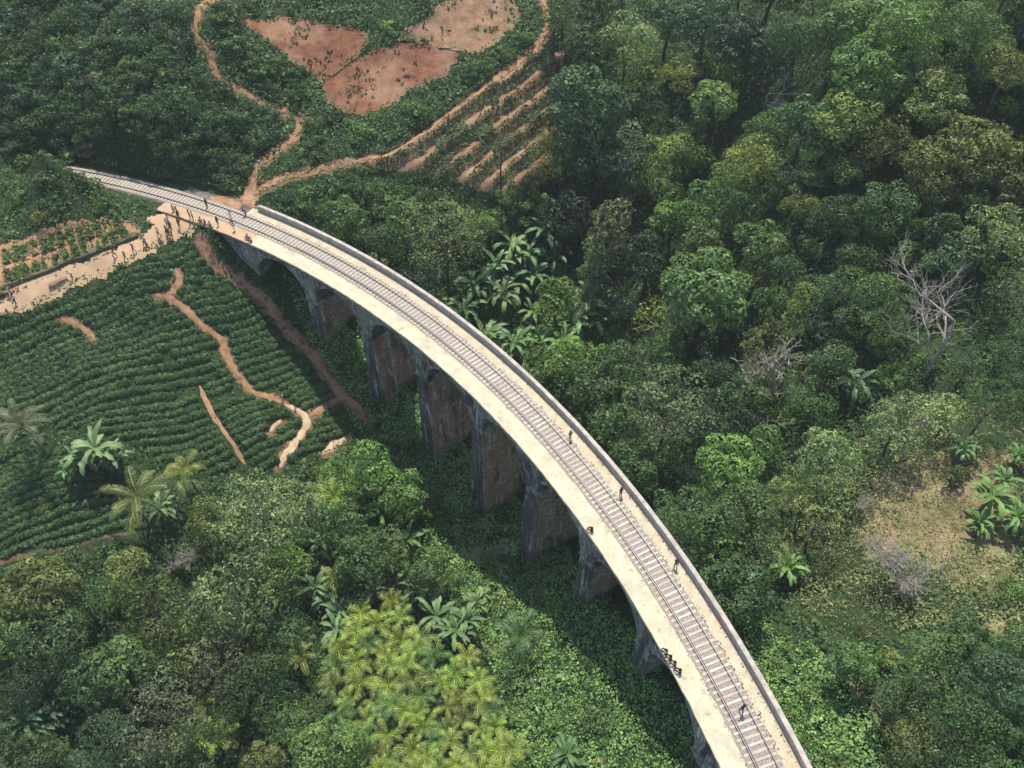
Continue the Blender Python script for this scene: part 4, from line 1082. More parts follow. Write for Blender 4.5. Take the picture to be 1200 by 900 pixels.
# leave out plants that others hide completely
order = sorted(range(len(PLANTS)), key=lambda i: PLANTS[i]['depth'])
cov = np.zeros((225, 300), bool); yy, xx = np.mgrid[0:225, 0:300]
keep = []
for i in order:
    p = PLANTS[i]; x, y, r_ = p['px'] / 4, p['py'] / 4, max(1.5, p['rpx'] / 4)
    d2 = (xx - x) ** 2 + (yy - y) ** 2
    mine = d2 < r_ ** 2
    if mine.any():
        seen = (mine & ~cov).sum() / mine.sum()
        if seen < 0.1: continue
    elif not (-40 < p['px'] < 1240 and -40 < p['py'] < 980): continue
    leafy = not p['key'].startswith('bare') and p['key'] not in ('areca', 'coco', 'banana', 'sparse_m')
    if leafy: cov |= d2 < (r_ * 0.8) ** 2
    keep.append(p)
sh = sorted((p['rpx'] for p in keep if p['K']['name'] == 'shrub'), reverse=True)
cut = sh[290] if len(sh) > 290 else 0
PLANTS = [p for p in keep if p['K']['name'] != 'shrub' or p['rpx'] > cut]
for p in PLANTS:
    K = p['K']
    root = link(K['name'], None, loc=p['g'] - [0, 0, 0.05], rz=p['rz'], scale=(p['sc'], p['sc'], p['sc'] * p['zs']))
    link(K.get('cname', 'crown'), K['crown'], root, color=p['c'])
    link(K.get('tname', 'trunk'), K['trunk'], root)
    p['obj'] = root
print('plants', len(PLANTS), {n: sum(1 for p in PLANTS if p['K']['name'] == n) for n in set(p['K']['name'] for p in PLANTS)})

# ------------------------------------------------------------------ tea rows, crop beds
ROWS = []
TEA = [([(-40, 400), (0, 384), (60, 359), (120, 331), (165, 309), (205, 291), (232, 290), (266, 327), (304, 366), (340, 404), (385, 455), (430, 498), (405, 517), (372, 538), (330, 556), (285, 560), (210, 552), (150, 520), (90, 506), (-40, 530)], 'upper'),
       ([(-40, 532), (60, 532), (130, 560), (205, 598), (205, 616), (100, 634), (-40, 664)], 'lower')]
ra, rb_ = hit(90, 440)[:2], hit(240, 397)[:2]
rd = (rb_ - ra) / np.linalg.norm(rb_ - ra); rn = np.array([-rd[1], rd[0]])
org = hit(200, 420)[:2]


def tea_mesh(L, wid, r):
    """clipped hedge along a ground line: dark twiggy core and a skin of leaves"""
    n = len(L); d = np.r_[0, np.cumsum(np.hypot(*np.diff(L, axis=0).T))]
    t = np.gradient(L, axis=0); t /= np.hypot(*t.T)[:, None]; nr = np.c_[-t[:, 1], t[:, 0]]
    taper = np.minimum(1, np.minimum(d, d[-1] - d) / 0.6 + 0.35)
    ph = d / 0.8 + 1.2 * noise2(L[:, 0] / 1.5, L[:, 1] / 1.5, 77); bush = (0.62 + 0.45 * np.abs(np.sin(np.pi * ph)) ** 0.6) * (0.8 + 0.4 * noise2(ph, 0 * ph + L[0, 0], 71))
    hw = wid / 2 * bush * taper; hh = 0.62 * bush * (0.75 + 0.5 * noise2(ph, 0 * ph + L[0, 1], 41)) * taper
    ang = np.linspace(0, np.pi, 7)
    V = []
    for a in ang:
        p = L + nr * (np.cos(a) * hw * 0.86)[:, None]
        V.append(np.c_[p, ground(*p.T) + np.sin(a) ** 0.7 * hh * 0.86 - (0.15 if a in (ang[0], ang[-1]) else 0)])
    V = np.stack(V, 1).reshape(-1, 3)
    i, k = np.meshgrid(np.arange(n - 1), np.arange(6), indexing='ij'); q = (i * 7 + k).ravel(); core = np.c_[q, q + 1, q + 8, q + 7]
    m_ = int(d[-1] * 50)
    s = r.uniform(0, d[-1], m_); a = np.clip(r.normal(np.pi / 2, 0.75, m_), 0.1, np.pi - 0.1)
    ip = lambda arr: np.interp(s, d, arr)
    px_, py_ = ip(L[:, 0]), ip(L[:, 1]); nx_, ny_ = ip(nr[:, 0]), ip(nr[:, 1]); w_ = ip(hw) * r.uniform(0.85, 1.12, m_); h_ = ip(hh) * r.uniform(0.75, 1.25, m_)
    x = px_ + nx_ * np.cos(a) * w_; y = py_ + ny_ * np.cos(a) * w_
    P = np.c_[x, y, ground(x, y) + np.sin(a) ** 0.7 * h_]
    Nn = np.c_[nx_ * np.cos(a) * 0.8, ny_ * np.cos(a) * 0.8, np.sin(a) + 0.35] + r.normal(size=(m_, 3)) * 0.38
    VL, FL = leaf_quads(P, Nn, 0.22, 0.6, 0.1, r)
    off = L.mean(0); oz = float(ground(*off))
    Vall = np.r_[V, VL] - [off[0], off[1], oz]
    return new_mesh('tea_hedge', Vall, np.r_[core, FL + len(V)], M['leaf']), (off[0], off[1], oz)


for poly, blk in TEA:
    W = hitxy(poly); A = (W - org) @ rd; B = (W - org) @ rn
    for b0 in np.arange(B.min() + 0.5, B.max(), 1.06):
        s = np.arange(A.min(), A.max(), 0.2)
        wob = (fbm(s / 24, 0 * s + b0 / 16, 12) - 0.5) * 6.0 + (noise2(s / 3.0, 0 * s + b0 / 1.3, 15) - 0.5) * 0.35
        X = org[0] + rd[0] * s + rn[0] * (b0 + wob); Y = org[1] + rd[1] * s + rn[1] * (b0 + wob)
        ok = in_poly(X, Y, W) & clear_of_paths(X, Y, 0.12)
        px_, py_, _f = project(X, Y, ground(X, Y)); ok &= (px_ > -60)
        # here and there a bush is missing
        ok &= noise2(s / 1.3 + b0 * 7, 0 * s + b0, 99) > 0.1
        i = 0
        while i < len(s):
            if not ok[i]: i += 1; continue
            j = i
            while j + 1 < len(s) and ok[j + 1] and j - i < 210: j += 1
            if j - i >= 14:
                me, loc = tea_mesh(np.c_[X[i:j + 1], Y[i:j + 1]], 1.12, rng)
                g_ = random.uniform(0.88, 1.14)
                o = link('tea_hedge', me, None, loc, color=(0.05 * g_, 0.1 * g_, 0.032 * g_))
                mx, my, _ = project(*loc); ROWS.append(dict(obj=o, px=float(mx), py=float(my), name='tea_hedge', n=j - i))
            i = j + 1
print('tea hedges', len(ROWS))

patch('crop_field', [(-40, 300), (0, 286), (60, 272), (110, 264), (152, 260), (166, 279), (120, 296), (60, 320), (0, 346), (-40, 362)], M['path'], 0.05, 'small plot of reddish soil with two lines of crop beds above the sandy road', cell=0.5, edge=0.4)
BEDS = []
low = [(11, 327), (22, 323), (32, 320), (44, 316), (55, 312), (67, 307), (78, 303), (90, 298), (101, 294), (113, 290), (123, 286), (135, 282), (147, 277)]
upp = [(9, 303), (20, 299), (29, 297), (41, 293), (52, 290), (61, 287), (72, 283), (83, 280), (95, 277), (105, 274), (115, 271), (127, 269), (139, 266)]
for k, (line, lb) in enumerate(((low, 'lower'), (upp, 'upper'))):
    for i, (px_, py_) in enumerate(line):
        a = hit(px_ - 1.5, py_ - 8)[:2]; b_ = hit(px_ + 2.5, py_ + 8)[:2]
        c = (a + b_) / 2; cz = float(ground(*c)); d = (b_ - a); ln = np.linalg.norm(d); d /= ln; nr = np.array([-d[1], d[0]])
        n = 9; s = np.linspace(0, 1, n); V = []
        for w_, z_ in ((-0.55, -0.1), (-0.38, 0.2), (0.38, 0.2), (0.55, -0.1)):
            p = a + np.outer(s * ln, d) + nr * w_; V.append(np.c_[p, ground(*p.T) + z_])
        V = np.stack(V, 1).reshape(-1, 3) - [c[0], c[1], cz]
        f = [(q * 4 + j, q * 4 + j + 1, q * 4 + 5 + j, q * 4 + 4 + j) for q in range(n - 1) for j in range(3)]
        root = link('crop_bed', None, loc=(c[0], c[1], cz))
        link('soil_mound', new_mesh('soil_mound', V, f, M['path'], True), root)
        m_ = 240
        P = np.c_[rng.uniform(-0.5, 0.5, m_) * ln, np.clip(rng.normal(0, 0.3, m_), -0.55, 0.55)]
        keep_ = noise2(P[:, 0] / 0.45 + i * 9, P[:, 1] / 0.45 + k * 5, 4) > 0.3; P = P[keep_]
        xy = P[:, :1] * d + P[:, 1:] * nr
        z = ground(c[0] + xy[:, 0], c[1] + xy[:, 1]) - cz + 0.2 + rng.uniform(0.05, 0.5, len(P))
        VL, FL = leaf_quads(np.c_[xy, z], rng.normal(size=(len(P), 3)) * 0.5 + [0, 0, 1], 0.32)
        link('crop_leaves', new_mesh('crop_leaves', VL, FL, M['leaf']), root, color=np.array((0.09, 0.16, 0.05)) * random.uniform(0.8, 1.2))
        tag(root, None, 'crop bed', 'crop beds above the sandy road'); BEDS.append((root, k, i))
ORD = ['first', 'second', 'third', 'fourth', 'fifth', 'sixth', 'seventh', 'eighth', 'ninth', 'tenth', 'eleventh', 'twelfth', 'thirteenth', 'fourteenth', 'fifteenth', 'sixteenth', 'seventeenth', 'eighteenth', 'nineteenth', 'twentieth'] + ['%d%s' % (n, {1: 'st', 2: 'nd', 3: 'rd'}.get(n % 10, 'th')) for n in range(21, 90)]
for root, k, i in BEDS:
    root['label'] = ('green crop bed, %s from the left end, in the line %s the sandy road' % (ORD[i], 'beside' if k == 0 else 'farther from'))

# low earth-and-stone wall between the beds and the road
L = hitxy([(-30, 358), (5, 340), (40, 327), (80, 311), (120, 296), (163, 280)]); d = np.r_[0, np.cumsum(np.hypot(*np.diff(L, axis=0).T))]; s = np.linspace(0, d[-1], 60)
L = np.c_[np.interp(s, d, L[:, 0]), np.interp(s, d, L[:, 1])]; t = np.gradient(L, axis=0); t /= np.hypot(*t.T)[:, None]; nr = np.c_[-t[:, 1], t[:, 0]]
V = []
for w_, z_ in ((-0.3, -0.3), (-0.24, 0.5), (0.24, 0.52), (0.3, -0.3)):
    p = L + nr * w_ * (0.85 + 0.3 * noise2(s / 0.8, s * 0, 3))[:, None]; V.append(np.c_[p, ground(*p.T) + z_ + 0.12 * (noise2(s / 0.7, s * 0 + w_, 8) - 0.5)])
V = np.stack(V, 1).reshape(-1, 3)
f = [(q * 4 + j, q * 4 + j + 1, q * 4 + 5 + j, q * 4 + 4 + j) for q in range(59) for j in range(3)] + [(0, 1, 2, 3), (239, 238, 237, 236)]
M['lowwall'] = mat_mottled('mossy_bank', [(0.3, (0.05, 0.055, 0.025)), (0.7, (0.16, 0.13, 0.075))], 2.0, 6)
tag(link('low_wall', new_mesh('low_wall', V, f, M['lowwall'], True)), 'low mossy wall between the crop beds and the sandy road', 'wall')

# ------------------------------------------------------------------ ground cover
PX0, PX1, PY0, PY1 = -150, 1350, -110, 1040


def scatter(name, label, color, dens, size, where, mound=0.0, msc=3.0, mat='cover', height=(0.05, 0.35), box=(-160, 160, 8, 262), aspect=0.6, upright=0.0, tilt=0.4, seed=0):
    r = np.random.default_rng(700 + seed)
    n = int((box[1] - box[0]) * (box[3] - box[2]) * dens)
    x = r.uniform(box[0], box[1], n); y = r.uniform(box[2], box[3], n)
    g = ground(x, y); px_, py_, f_ = project(x, y, g)
    ok = (px_ > PX0) & (px_ < PX1) & (py_ > PY0) & (py_ < PY1)
    x, y, g, px_, py_ = x[ok], y[ok], g[ok], px_[ok], py_[ok]
    ok = where(x, y, px_, py_); x, y, g = x[ok], y[ok], g[ok]
    off = np.hypot(x - CX, y - CY) - RC; th = np.degrees(np.arctan2(y - CY, x - CX))
    deckfree = ~((np.abs(off) < 2.7) & (th > 60) & (th < 80)) & ~((np.abs(off) < 3.8) & (th > 58) & (th < 67)) & ~((np.abs(off) < 4) & (th < 14))
    if name != 'weeds': deckfree &= clear_of_paths(x, y, 0.1)
    x, y, g = x[deckfree], y[deckfree], g[deckfree]
    mh = lambda a, b_: mound * (fbm(a / msc, b_ / msc, 61 + seed, 3) ** 1.3 + 0.35 * np.abs(np.sin(a * 1.1 + 2 * noise2(a / 2, b_ / 2, 5)) * np.sin(b_ * 1.2 + 1.7))) if mound else 0 * a
    z = g + mh(x, y) * r.uniform(0.72, 1.0, len(x)) + r.uniform(*height, len(x))
    gxn = (ground(x + .3, y) + mh(x + .3, y) - ground(x - .3, y) - mh(x - .3, y)) / .6; gyn = (ground(x, y + .3) + mh(x, y + .3) - ground(x, y - .3) - mh(x, y - .3)) / .6
    N = np.c_[-gxn, -gyn, np.ones(len(x))]; N /= np.linalg.norm(N, axis=1)[:, None]
    N = N * (1 - upright) + r.normal(size=(len(x), 3)) * tilt
    V, Fq = leaf_quads(np.c_[x, y, z], N, size * (0.55 + 0.9 * fbm(x / 2.2, y / 2.2, 90 + seed)), aspect, 0.15, r)
    o = link(name, new_mesh(name, V, Fq, M[mat]), color=color)
    tag(o, label, kind='stuff'); print(name, len(x)); return o


SCRUB = [np.array(p, float) for p in (
    [(400, 530), (450, 520), (520, 590), (560, 640), (640, 680), (700, 735), (760, 800), (800, 880), (815, 960), (540, 960), (600, 860), (570, 770), (540, 700), (470, 690), (400, 640), (370, 560)],
    [(800, 640), (850, 690), (900, 740), (960, 770), (1010, 830), (1050, 900), (1050, 960), (960, 960), (900, 830), (840, 735)],
    [(590, 300), (650, 310), (720, 350), (740, 450), (720, 520), (680, 480), (600, 410), (540, 370), (540, 330)])]
SHADE = np.array([(330, 320), (420, 400), (500, 480), (580, 560), (640, 620), (700, 690), (770, 780), (830, 880), (860, 960), (810, 960), (790, 880), (740, 795), (690, 735), (640, 690), (550, 668), (500, 605), (440, 530), (415, 500), (370, 420)], float)
DRY = np.array([(925, 600), (1000, 520), (1040, 500), (1110, 450), (1215, 470), (1240, 660), (1200, 760), (1120, 730), (1060, 740), (1000, 760), (930, 720), (905, 660)], float)
HILL = np.array([(-80, -80), (640, -80), (640, 40), (430, 200), (300, 230), (100, 200), (-80, 170)], float)
in_scrub = lambda px_, py_: in_poly(px_, py_, SCRUB[0]) | in_poly(px_, py_, SCRUB[1]) | in_poly(px_, py_, SCRUB[2])
TEAP = [np.array(p, float) for p, _ in TEA]
BEDP = np.array([(-40, 300), (0, 286), (60, 272), (110, 264), (152, 260), (166, 279), (120, 296), (60, 320), (0, 346), (-40, 362)], float)
not_tea = lambda px_, py_: ~(in_poly(px_, py_, TEAP[0]) | in_poly(px_, py_, TEAP[1]) | in_poly(px_, py_, BEDP))
terr = lambda x, y: in_poly(x, y, TERR_POLY)
scatter('scrub', 'thick bright green creeper and scrub on the valley sides', (0.195, 0.335, 0.105), 42, 0.24, lambda x, y, a, b_: (in_scrub(a, b_) | in_poly(a, b_, SHADE)) & ((fbm(x / 2.8, y / 2.8, 23) > 0.3) | (rng.random(len(x)) < 0.4)), 1.9, 3.0, box=(-40, 60, 8, 110), seed=1)
scatter('undergrowth', 'dark green undergrowth covering the valley floor between the trees', (0.07, 0.125, 0.045), 11, 0.36, lambda x, y, a, b_: ~in_scrub(a, b_) & ~in_poly(a, b_, SHADE) & not_tea(a, b_) & ~in_poly(a, b_, DRY) & ~in_poly(a, b_, HILL) & ~terr(x, y), 1.5, 4.0, seed=2)
scatter('hillside_cover', 'dense green bushes and grass covering the hillside above the track', (0.085, 0.145, 0.055), 12, 0.38, lambda x, y, a, b_: in_poly(a, b_, HILL) & ~terr(x, y), 1.2, 3.0, seed=3)
scatter('tea_weeds', 'low weeds between the tea rows', (0.045, 0.085, 0.03), 6, 0.3, lambda x, y, a, b_: ~not_tea(a, b_) & ~in_poly(a, b_, BEDP), 0.0, box=(-90, 0, 30, 120), seed=4)
scatter('dry_grass', 'dry tan and olive grass on the open slope at the right', (0.25, 0.245, 0.115), 26, 0.24, lambda x, y, a, b_: in_poly(a, b_, DRY) & (fbm(x / 4, y / 4, 33) > 0.36), 0.4, 1.6, mat='dryleaf', box=(20, 110, 30, 110), aspect=0.35, tilt=0.7, seed=5)
def _onriser(x, y):
    d, k, f, z = terrace_coords(x, y)
    return ((f < 0.46) & (fbm(x / 1.6, y / 1.6, 8) > 0.27) & (d > 0.05)) | (fbm(x / 3.5, y / 3.5, 18) > 0.64)
scatter('terrace_grass', 'tufts of green and dry grass along the terrace edges', (0.085, 0.13, 0.05), 60, 0.3, lambda x, y, a, b_: terr(x, y) & _onriser(x, y), 0.7, 1.5, box=(-40, 45, 90, 200), seed=6)
scatter('scrub', 'low olive green weeds spread over the dry slope at the right', (0.19, 0.24, 0.095), 20, 0.24, lambda x, y, a, b_: in_poly(a, b_, DRY) & (fbm(x / 5, y / 5, 44) > 0.49), 0.8, 1.8, box=(20, 110, 30, 110), seed=8)
scatter('dry_grass', 'thin pale dry weeds over the bare fields and terraces', (0.2, 0.165, 0.08), 2.2, 0.3, lambda x, y, a, b_: (terr(x, y) & (fbm(x / 3, y / 3, 2) > 0.5)) | (in_poly(a, b_, np.array([(468, 48), (500, 25), (520, 6), (545, -14), (590, -14), (612, 20), (590, 44), (562, 62)], float))), 0.2, 1.5, mat='dryleaf', box=(-40, 45, 90, 230), aspect=0.3, tilt=0.8, seed=7)
# field weeds (paths are kept clear above, the fields are not)
r = np.random.default_rng(5); P = []
for fp in fields:
    x0, y0 = fp.min(0); x1, y1 = fp.max(0); n = int((x1 - x0) * (y1 - y0) * 1.0)
    x = r.uniform(x0, x1, n); y = r.uniform(y0, y1, n); k = in_poly(x, y, fp) & (fbm(x / 4, y / 4, 9) > 0.5)
    for a, b_ in zip(x[k], y[k]):
        q = r.integers(2, 6); P.append(np.c_[a + r.normal(size=q) * 0.25, b_ + r.normal(size=q) * 0.25])
P = np.concatenate(P); V, Fq = leaf_quads(np.c_[P, ground(*P.T) + 0.3], r.normal(size=(len(P), 3)) * 0.6 + [0, 0, 1], 0.42, 0.5, 0.15, r)
tag(link('weeds', new_mesh('weeds', V, Fq, M['cover']), color=(0.07, 0.09, 0.035)), 'scattered weeds on the bare red fields', kind='stuff')
# weeds beside the sleepers and along the foot of the parapet
n = 3600; th = 7 + 52 * rng.random(n) ** 1.5; o_ = np.where(rng.random(n) < 0.55, rng.normal(1.52, 0.12, n), np.where(rng.random(n) < 0.6, 2.6 - np.abs(rng.normal(0, 0.1, n)), rng.normal(-1.72, 0.06, n)))
th[:900] = rng.uniform(71, 75.6, 900) ; o_[:900] = rng.uniform(-2.2, 2.2, 900)
k = fbm(th * 1.6, o_, 4) > 0.5 - 0.12 * (th < 30); th, o_ = th[k], o_[k]; x, y = arc(th, o_)
V, Fq = leaf_quads(np.c_[x, y, -0.19 + rng.uniform(0.01, 0.1, len(x)) + np.where(o_ < -1.66, 0.18, 0)], rng.normal(size=(len(x), 3)) * 0.7 + [0, 0, 1], 0.15, 0.5)
tag(link('weeds', new_mesh('weeds', V, Fq, M['dryleaf']), color=(0.12, 0.11, 0.045)), 'small dry weeds beside the sleepers and along the parapet', kind='stuff')
# stones of the stream bed seen through the gap in the creeper
st = MB(); r = np.random.default_rng(3)
for _ in range(260):
    f_ = r.random(); c = hit(np.interp(f_, [0, .5, 1], [600, 530, 440]) + r.normal() * 5, np.interp(f_, [0, .5, 1], [640, 658, 700]) + r.normal() * 4); s_ = r.uniform(0.15, 0.6)
    v = r.normal(size=(8, 3)); v = np.array([(-1, -1, -1), (1, -1, -1), (1, 1, -1), (-1, 1, -1), (-1, -1, 1), (1, -1, 1), (1, 1, 1), (-1, 1, 1)]) * s_ * 0.5 + v * s_ * 0.13 + c
    st.add(v, [(0, 3, 2, 1), (4, 5, 6, 7), (0, 1, 5, 4), (1, 2, 6, 5), (2, 3, 7, 6), (3, 0, 4, 7)])
M['stone'] = mat_mottled('stream_stone', [(0.3, (0.16, 0.14, 0.12)), (0.7, (0.36, 0.33, 0.29))], 2.0)
tag(link('rubble', st.mesh('rubble', M['stone'])), 'stones in the little stream bed below the viaduct', kind='stuff')

# ------------------------------------------------------------------ people
M['cloth'] = mat_mottled('cloth', [(0.3, (0.8, 0.8, 0.8)), (0.7, (1, 1, 1))], 6.0, obj_color=True)
M['skin'] = mat_mottled('skin', [(0.3, (0.2, 0.105, 0.065)), (0.7, (0.27, 0.15, 0.1))], 6.0)
M['hair'] = mat_mottled('hair', [(0.3, (0.012, 0.01, 0.009)), (0.7, (0.03, 0.024, 0.02))], 9.0)


def skin_mesh(name, verts, edges, rad, mat, root=0, levels=1):
    me = bpy.data.meshes.new(name); me.from_pydata([tuple(v) for v in verts], edges, []); me.update()
    o = bpy.data.objects.new(name, me); COL.objects.link(o)
    o.modifiers.new('skin', 'SKIN'); o.modifiers.new('sub', 'SUBSURF').levels = levels
    for i, s in enumerate(me.skin_vertices[0].data): s.radius = rad[i] if isinstance(rad[i], tuple) else (rad[i], rad[i]); s.use_root = i == root
    dg = bpy.context.evaluated_depsgraph_get(); out = bpy.data.meshes.new_from_object(o.evaluated_get(dg))
    out.name = name; bpy.data.objects.remove(o); out.materials.clear(); out.materials.append(mat)
    out.polygons.foreach_set('use_smooth', np.ones(len(out.polygons), bool)); return out


POSES = {
    'stand': dict(p=(0, 0, .93), c=(0, 0, 1.3), n=(0, .01, 1.46), h=(0, .03, 1.58), el=[(-.24, -.03, 1.12), (.24, -.03, 1.12)], wr=[(-.25, .07, .88), (.25, .07, .88)], kn=[(-.1, .02, .5), (.11, .03, .5)], an=[(-.11, -.02, .09), (.13, .0, .09)]),
    'walk': dict(p=(0, 0, .92), c=(0, .03, 1.29), n=(0, .05, 1.45), h=(0, .08, 1.57), el=[(-.24, .1, 1.12), (.24, -.16, 1.13)], wr=[(-.22, .28, .95), (.25, -.2, .88)], kn=[(-.1, -.06, .5), (.1, .2, .52)], an=[(-.1, -.34, .14), (.1, .24, .09)]),
    'balance': dict(p=(0, 0, .92), c=(0, .02, 1.29), n=(0, .03, 1.45), h=(0, .06, 1.57), el=[(-.42, .02, 1.34), (.42, .02, 1.32)], wr=[(-.66, .05, 1.4), (.66, .05, 1.36)], kn=[(-.08, .1, .5), (.09, -.03, .5)], an=[(-.05, .14, .09), (.06, -.24, .12)]),
    'sit': dict(p=(0, 0, .13), c=(0, .04, .5), n=(0, .08, .66), h=(0, .12, .78), el=[(-.26, .18, .36), (.26, .18, .36)], wr=[(-.17, .4, .44), (.17, .4, .44)], kn=[(-.14, .42, .47), (.14, .42, .47)], an=[(-.13, .56, .09), (.13, .56, .09)]),
    'bend': dict(p=(0, -.1, .9), c=(0, .12, 1.2), n=(0, .22, 1.3), h=(0, .31, 1.38), el=[(-.25, .2, .98), (.25, .2, .98)], wr=[(-.14, .38, 1.02), (.14, .38, 1.02)], kn=[(-.1, .02, .5), (.11, .02, .5)], an=[(-.12, -.06, .09), (.13, -.04, .09)]),
}
PM = {}
for nm, J in POSES.items():
    A = {k: (np.array(v, float) if not isinstance(v, list) else [np.array(q, float) for q in v]) for k, v in J.items()}
    p, c, n_, h = A['p'], A['c'], A['n'], A['h']
    up = (n_ - c) / np.linalg.norm(n_ - c); sh = [c + up * 0.09 + [-.175, 0, 0], c + up * 0.09 + [.175, 0, 0]]; hip = [p + [-.09, 0, -.03], p + [.09, 0, -.03]]
    top = h + (h - n_) / np.linalg.norm(h - n_) * 0.09
    V = [p, (p + c) / 2, c, n_, h, top]; R_ = [(.13, .1), (.125, .09), (.15, .1), .055, .085, .06]; Ed = [(0, 1), (1, 2), (2, 3), (3, 4), (4, 5)]
    V.append(h + [0, .115, -.015]); R_.append(.014); Ed.append((4, len(V) - 1))
    for s_ in (0, 1):
        b0 = len(V); el, wr = A['el'][s_], A['wr'][s_]; d = (wr - el) / np.linalg.norm(wr - el); lat = np.cross(d, [1, 0, 0] if abs(d[0]) < .8 else [0, 1, 0]); lat /= np.linalg.norm(lat); pal = wr + d * .08
        V += [sh[s_], el, wr, pal]; R_ += [.058, .042, .028, (.034, .018)]; Ed += [(2, b0), (b0, b0 + 1), (b0 + 1, b0 + 2), (b0 + 2, b0 + 3)]
        for q, (o_, ln) in enumerate(((-.028, .062), (-.01, .078), (.01, .072), (.028, .055))):
            V += [pal + d * .03 + lat * o_, pal + d * (.03 + ln) + lat * o_ * 1.3 + [0, .012, 0]]; R_ += [.0085, .007]; Ed += [(b0 + 3, len(V) - 2), (len(V) - 2, len(V) - 1)]
        V.append(wr + d * .06 + lat * -.055); R_.append(.009); Ed.append((b0 + 3, len(V) - 1))
        b1 = len(V); kn, an = A['kn'][s_], A['an'][s_]
        V += [hip[s_], kn, an, an + [0, .17, -.055]]; R_ += [.085, .058, .042, .034]; Ed += [(0, b1), (b1, b1 + 1), (b1 + 1, b1 + 2), (b1 + 2, b1 + 3)]
    body = skin_mesh('person', V, Ed, R_, M['skin'])
    sv = [p + [0, 0, .02], (p + c) / 2, c, c + up * .11]; sr = [(.155, .12), (.15, .112), (.172, .12), .075]; se = [(0, 1), (1, 2), (2, 3)]
    for s_ in (0, 1):
        b0 = len(sv); sv += [sh[s_], sh[s_] * .35 + A['el'][s_] * .65]; sr += [.075, .06]; se += [(2, b0), (b0, b0 + 1)]
    shirt = skin_mesh('shirt', sv, se, sr, M['cloth'], 1)
    tv = [p + [0, 0, .04], p + [0, 0, -.02]]; trd = [(.148, .115), (.145, .11)]; te = [(0, 1)]
    for s_ in (0, 1):
        b0 = len(tv); tv += [hip[s_] + [0, 0, -.03], A['kn'][s_], A['an'][s_] + [0, 0, .06]]; trd += [.1, .073, .06]; te += [(1, b0), (b0, b0 + 1), (b0 + 1, b0 + 2)]
    trou = skin_mesh('trousers', tv, te, trd, M['cloth'], 0)
    hv = [h + [0, -.03, .02], top + [0, -.02, .02], h + [0, -.07, -.05]]; hair = skin_mesh('hair', hv, [(0, 1), (0, 2)], [(.092, .09), .066, .06], M['hair'], 0)
    PM[nm] = (body, shirt, trou, hair)
BK = (0.02, 0.02, 0.024); WH = (0.72, 0.72, 0.7); GYW = (0.5, 0.55, 0.6); RD = (0.45, 0.06, 0.05); BL = (0.04, 0.07, 0.2); KH = (0.26, 0.2, 0.12); MR = (0.16, 0.03, 0.04); LB = (0.35, 0.5, 0.68); GN = (0.1, 0.14, 0.1); JE = (0.08, 0.11, 0.17)


def person(px, py, pose, face, shirt, trou, label, group, z=None, h=1.0):
    """face: heading in degrees, 0 = +y (away), counter-clockwise"""
    if z is None: g = hit(px, py, 0.1); g[2] += 0.09
    else: g = np.array([*at(px, py, z), z])
    b_, s_, t_, hr = PM[pose]
    o = link('person', b_, None, g, RAD(face), h)
    link('shirt', s_, o, color=shirt); link('trousers', t_, o, color=trou); link('hair', hr, o)
    o.scale = (0.94 * h,) * 3
    tag(o, label, 'person', group); return o


GB = 'people on the viaduct'; GP = 'people at the sandy standing place'; GR = 'people along the sandy road'; GT = 'people on the footpaths'
person(668, 515, 'stand', 25, KH, KH, 'person in brown standing on the right of the rails near mid-bridge', GB, -.2)
person(727, 581, 'stand', -150, BK, KH, 'person with dark top standing alone between the rails and parapet', GB, -.2)
person(694, 623, 'sit', 60, BK, BK, 'person in black sitting alone on the pale outer walkway edge', GB, .02)
person(791, 665, 'walk', -20, BK, JE, 'person in dark clothes leaning against the parapet', GB, -.2)
for (x, y, c1, c2, lb) in ((781, 766, LB, BK, 'person in light blue sitting at the upper end of the row of four'), (786, 773, MR, BK, 'person in dark red sitting second in the row of four'),
                           (791, 780, GN, JE, 'person in green top sitting third in the row of four'), (797, 789, JE, BK, 'person in dark blue sitting at the lower end of the row of four')):
    person(x, y, 'sit', 58, c1, c2, lb, GB, .02)
person(868, 834, 'balance', 20, BK, BK, 'person in black walking between the rails with arms stretched out', GB, -.13)
person(243, 243, 'stand', 70, BK, BK, 'person in black standing between the rails nearest the hillside', GB, -.15)
person(288, 253, 'bend', 100, BK, BK, 'person in black bending over the far rail by the parapet end', GB, -.2)
person(271, 257, 'walk', -110, WH, LB, 'person in white shirt walking between the rails at the far end', GB, -.15)
person(256, 264, 'stand', 60, BK, JE, 'person in black standing on the walkway edge of the track', GB, .02)
person(275, 270, 'stand', 40, WH, WH, 'person all in white standing on the outer walkway', GB, .02)
person(223, 256, 'stand', -60, MR, BK, 'person in dark red standing at the start of the walkway', GB, .02)
person(227, 258, 'stand', 120, LB, BK, 'person in light blue beside the one in dark red at the walkway start', GB, .02)
person(236, 259, 'sit', 150, WH, BK, 'person in white and black sitting first on the far walkway', GB, .02)
person(241, 262, 'sit', 150, MR, WH, 'person in dark red sitting between two others on the far walkway', GB, .02)
person(247, 264, 'sit', 150, WH, JE, 'person in white and blue sitting third on the far walkway', GB, .02)
person(291, 279, 'sit', 150, GYW, BK, 'person in grey sitting on the walkway where the wall begins', GB, .02)
person(295, 283, 'sit', 140, WH, MR, 'person in white sitting beside the one in grey on the walkway', GB, .02)
person(205, 251, 'stand', 30, WH, BK, 'person in white top at the uphill edge of the sandy standing place', GP)
person(209, 253, 'stand', -40, JE, BK, 'person in dark blue at the uphill edge of the standing place', GP)
person(211, 258, 'stand', -120, BK, KH, 'person in black top and khaki trousers in the waiting crowd', GP)
person(199, 264, 'walk', -90, GYW, LB, 'person in pale grey and light blue in the waiting crowd', GP)
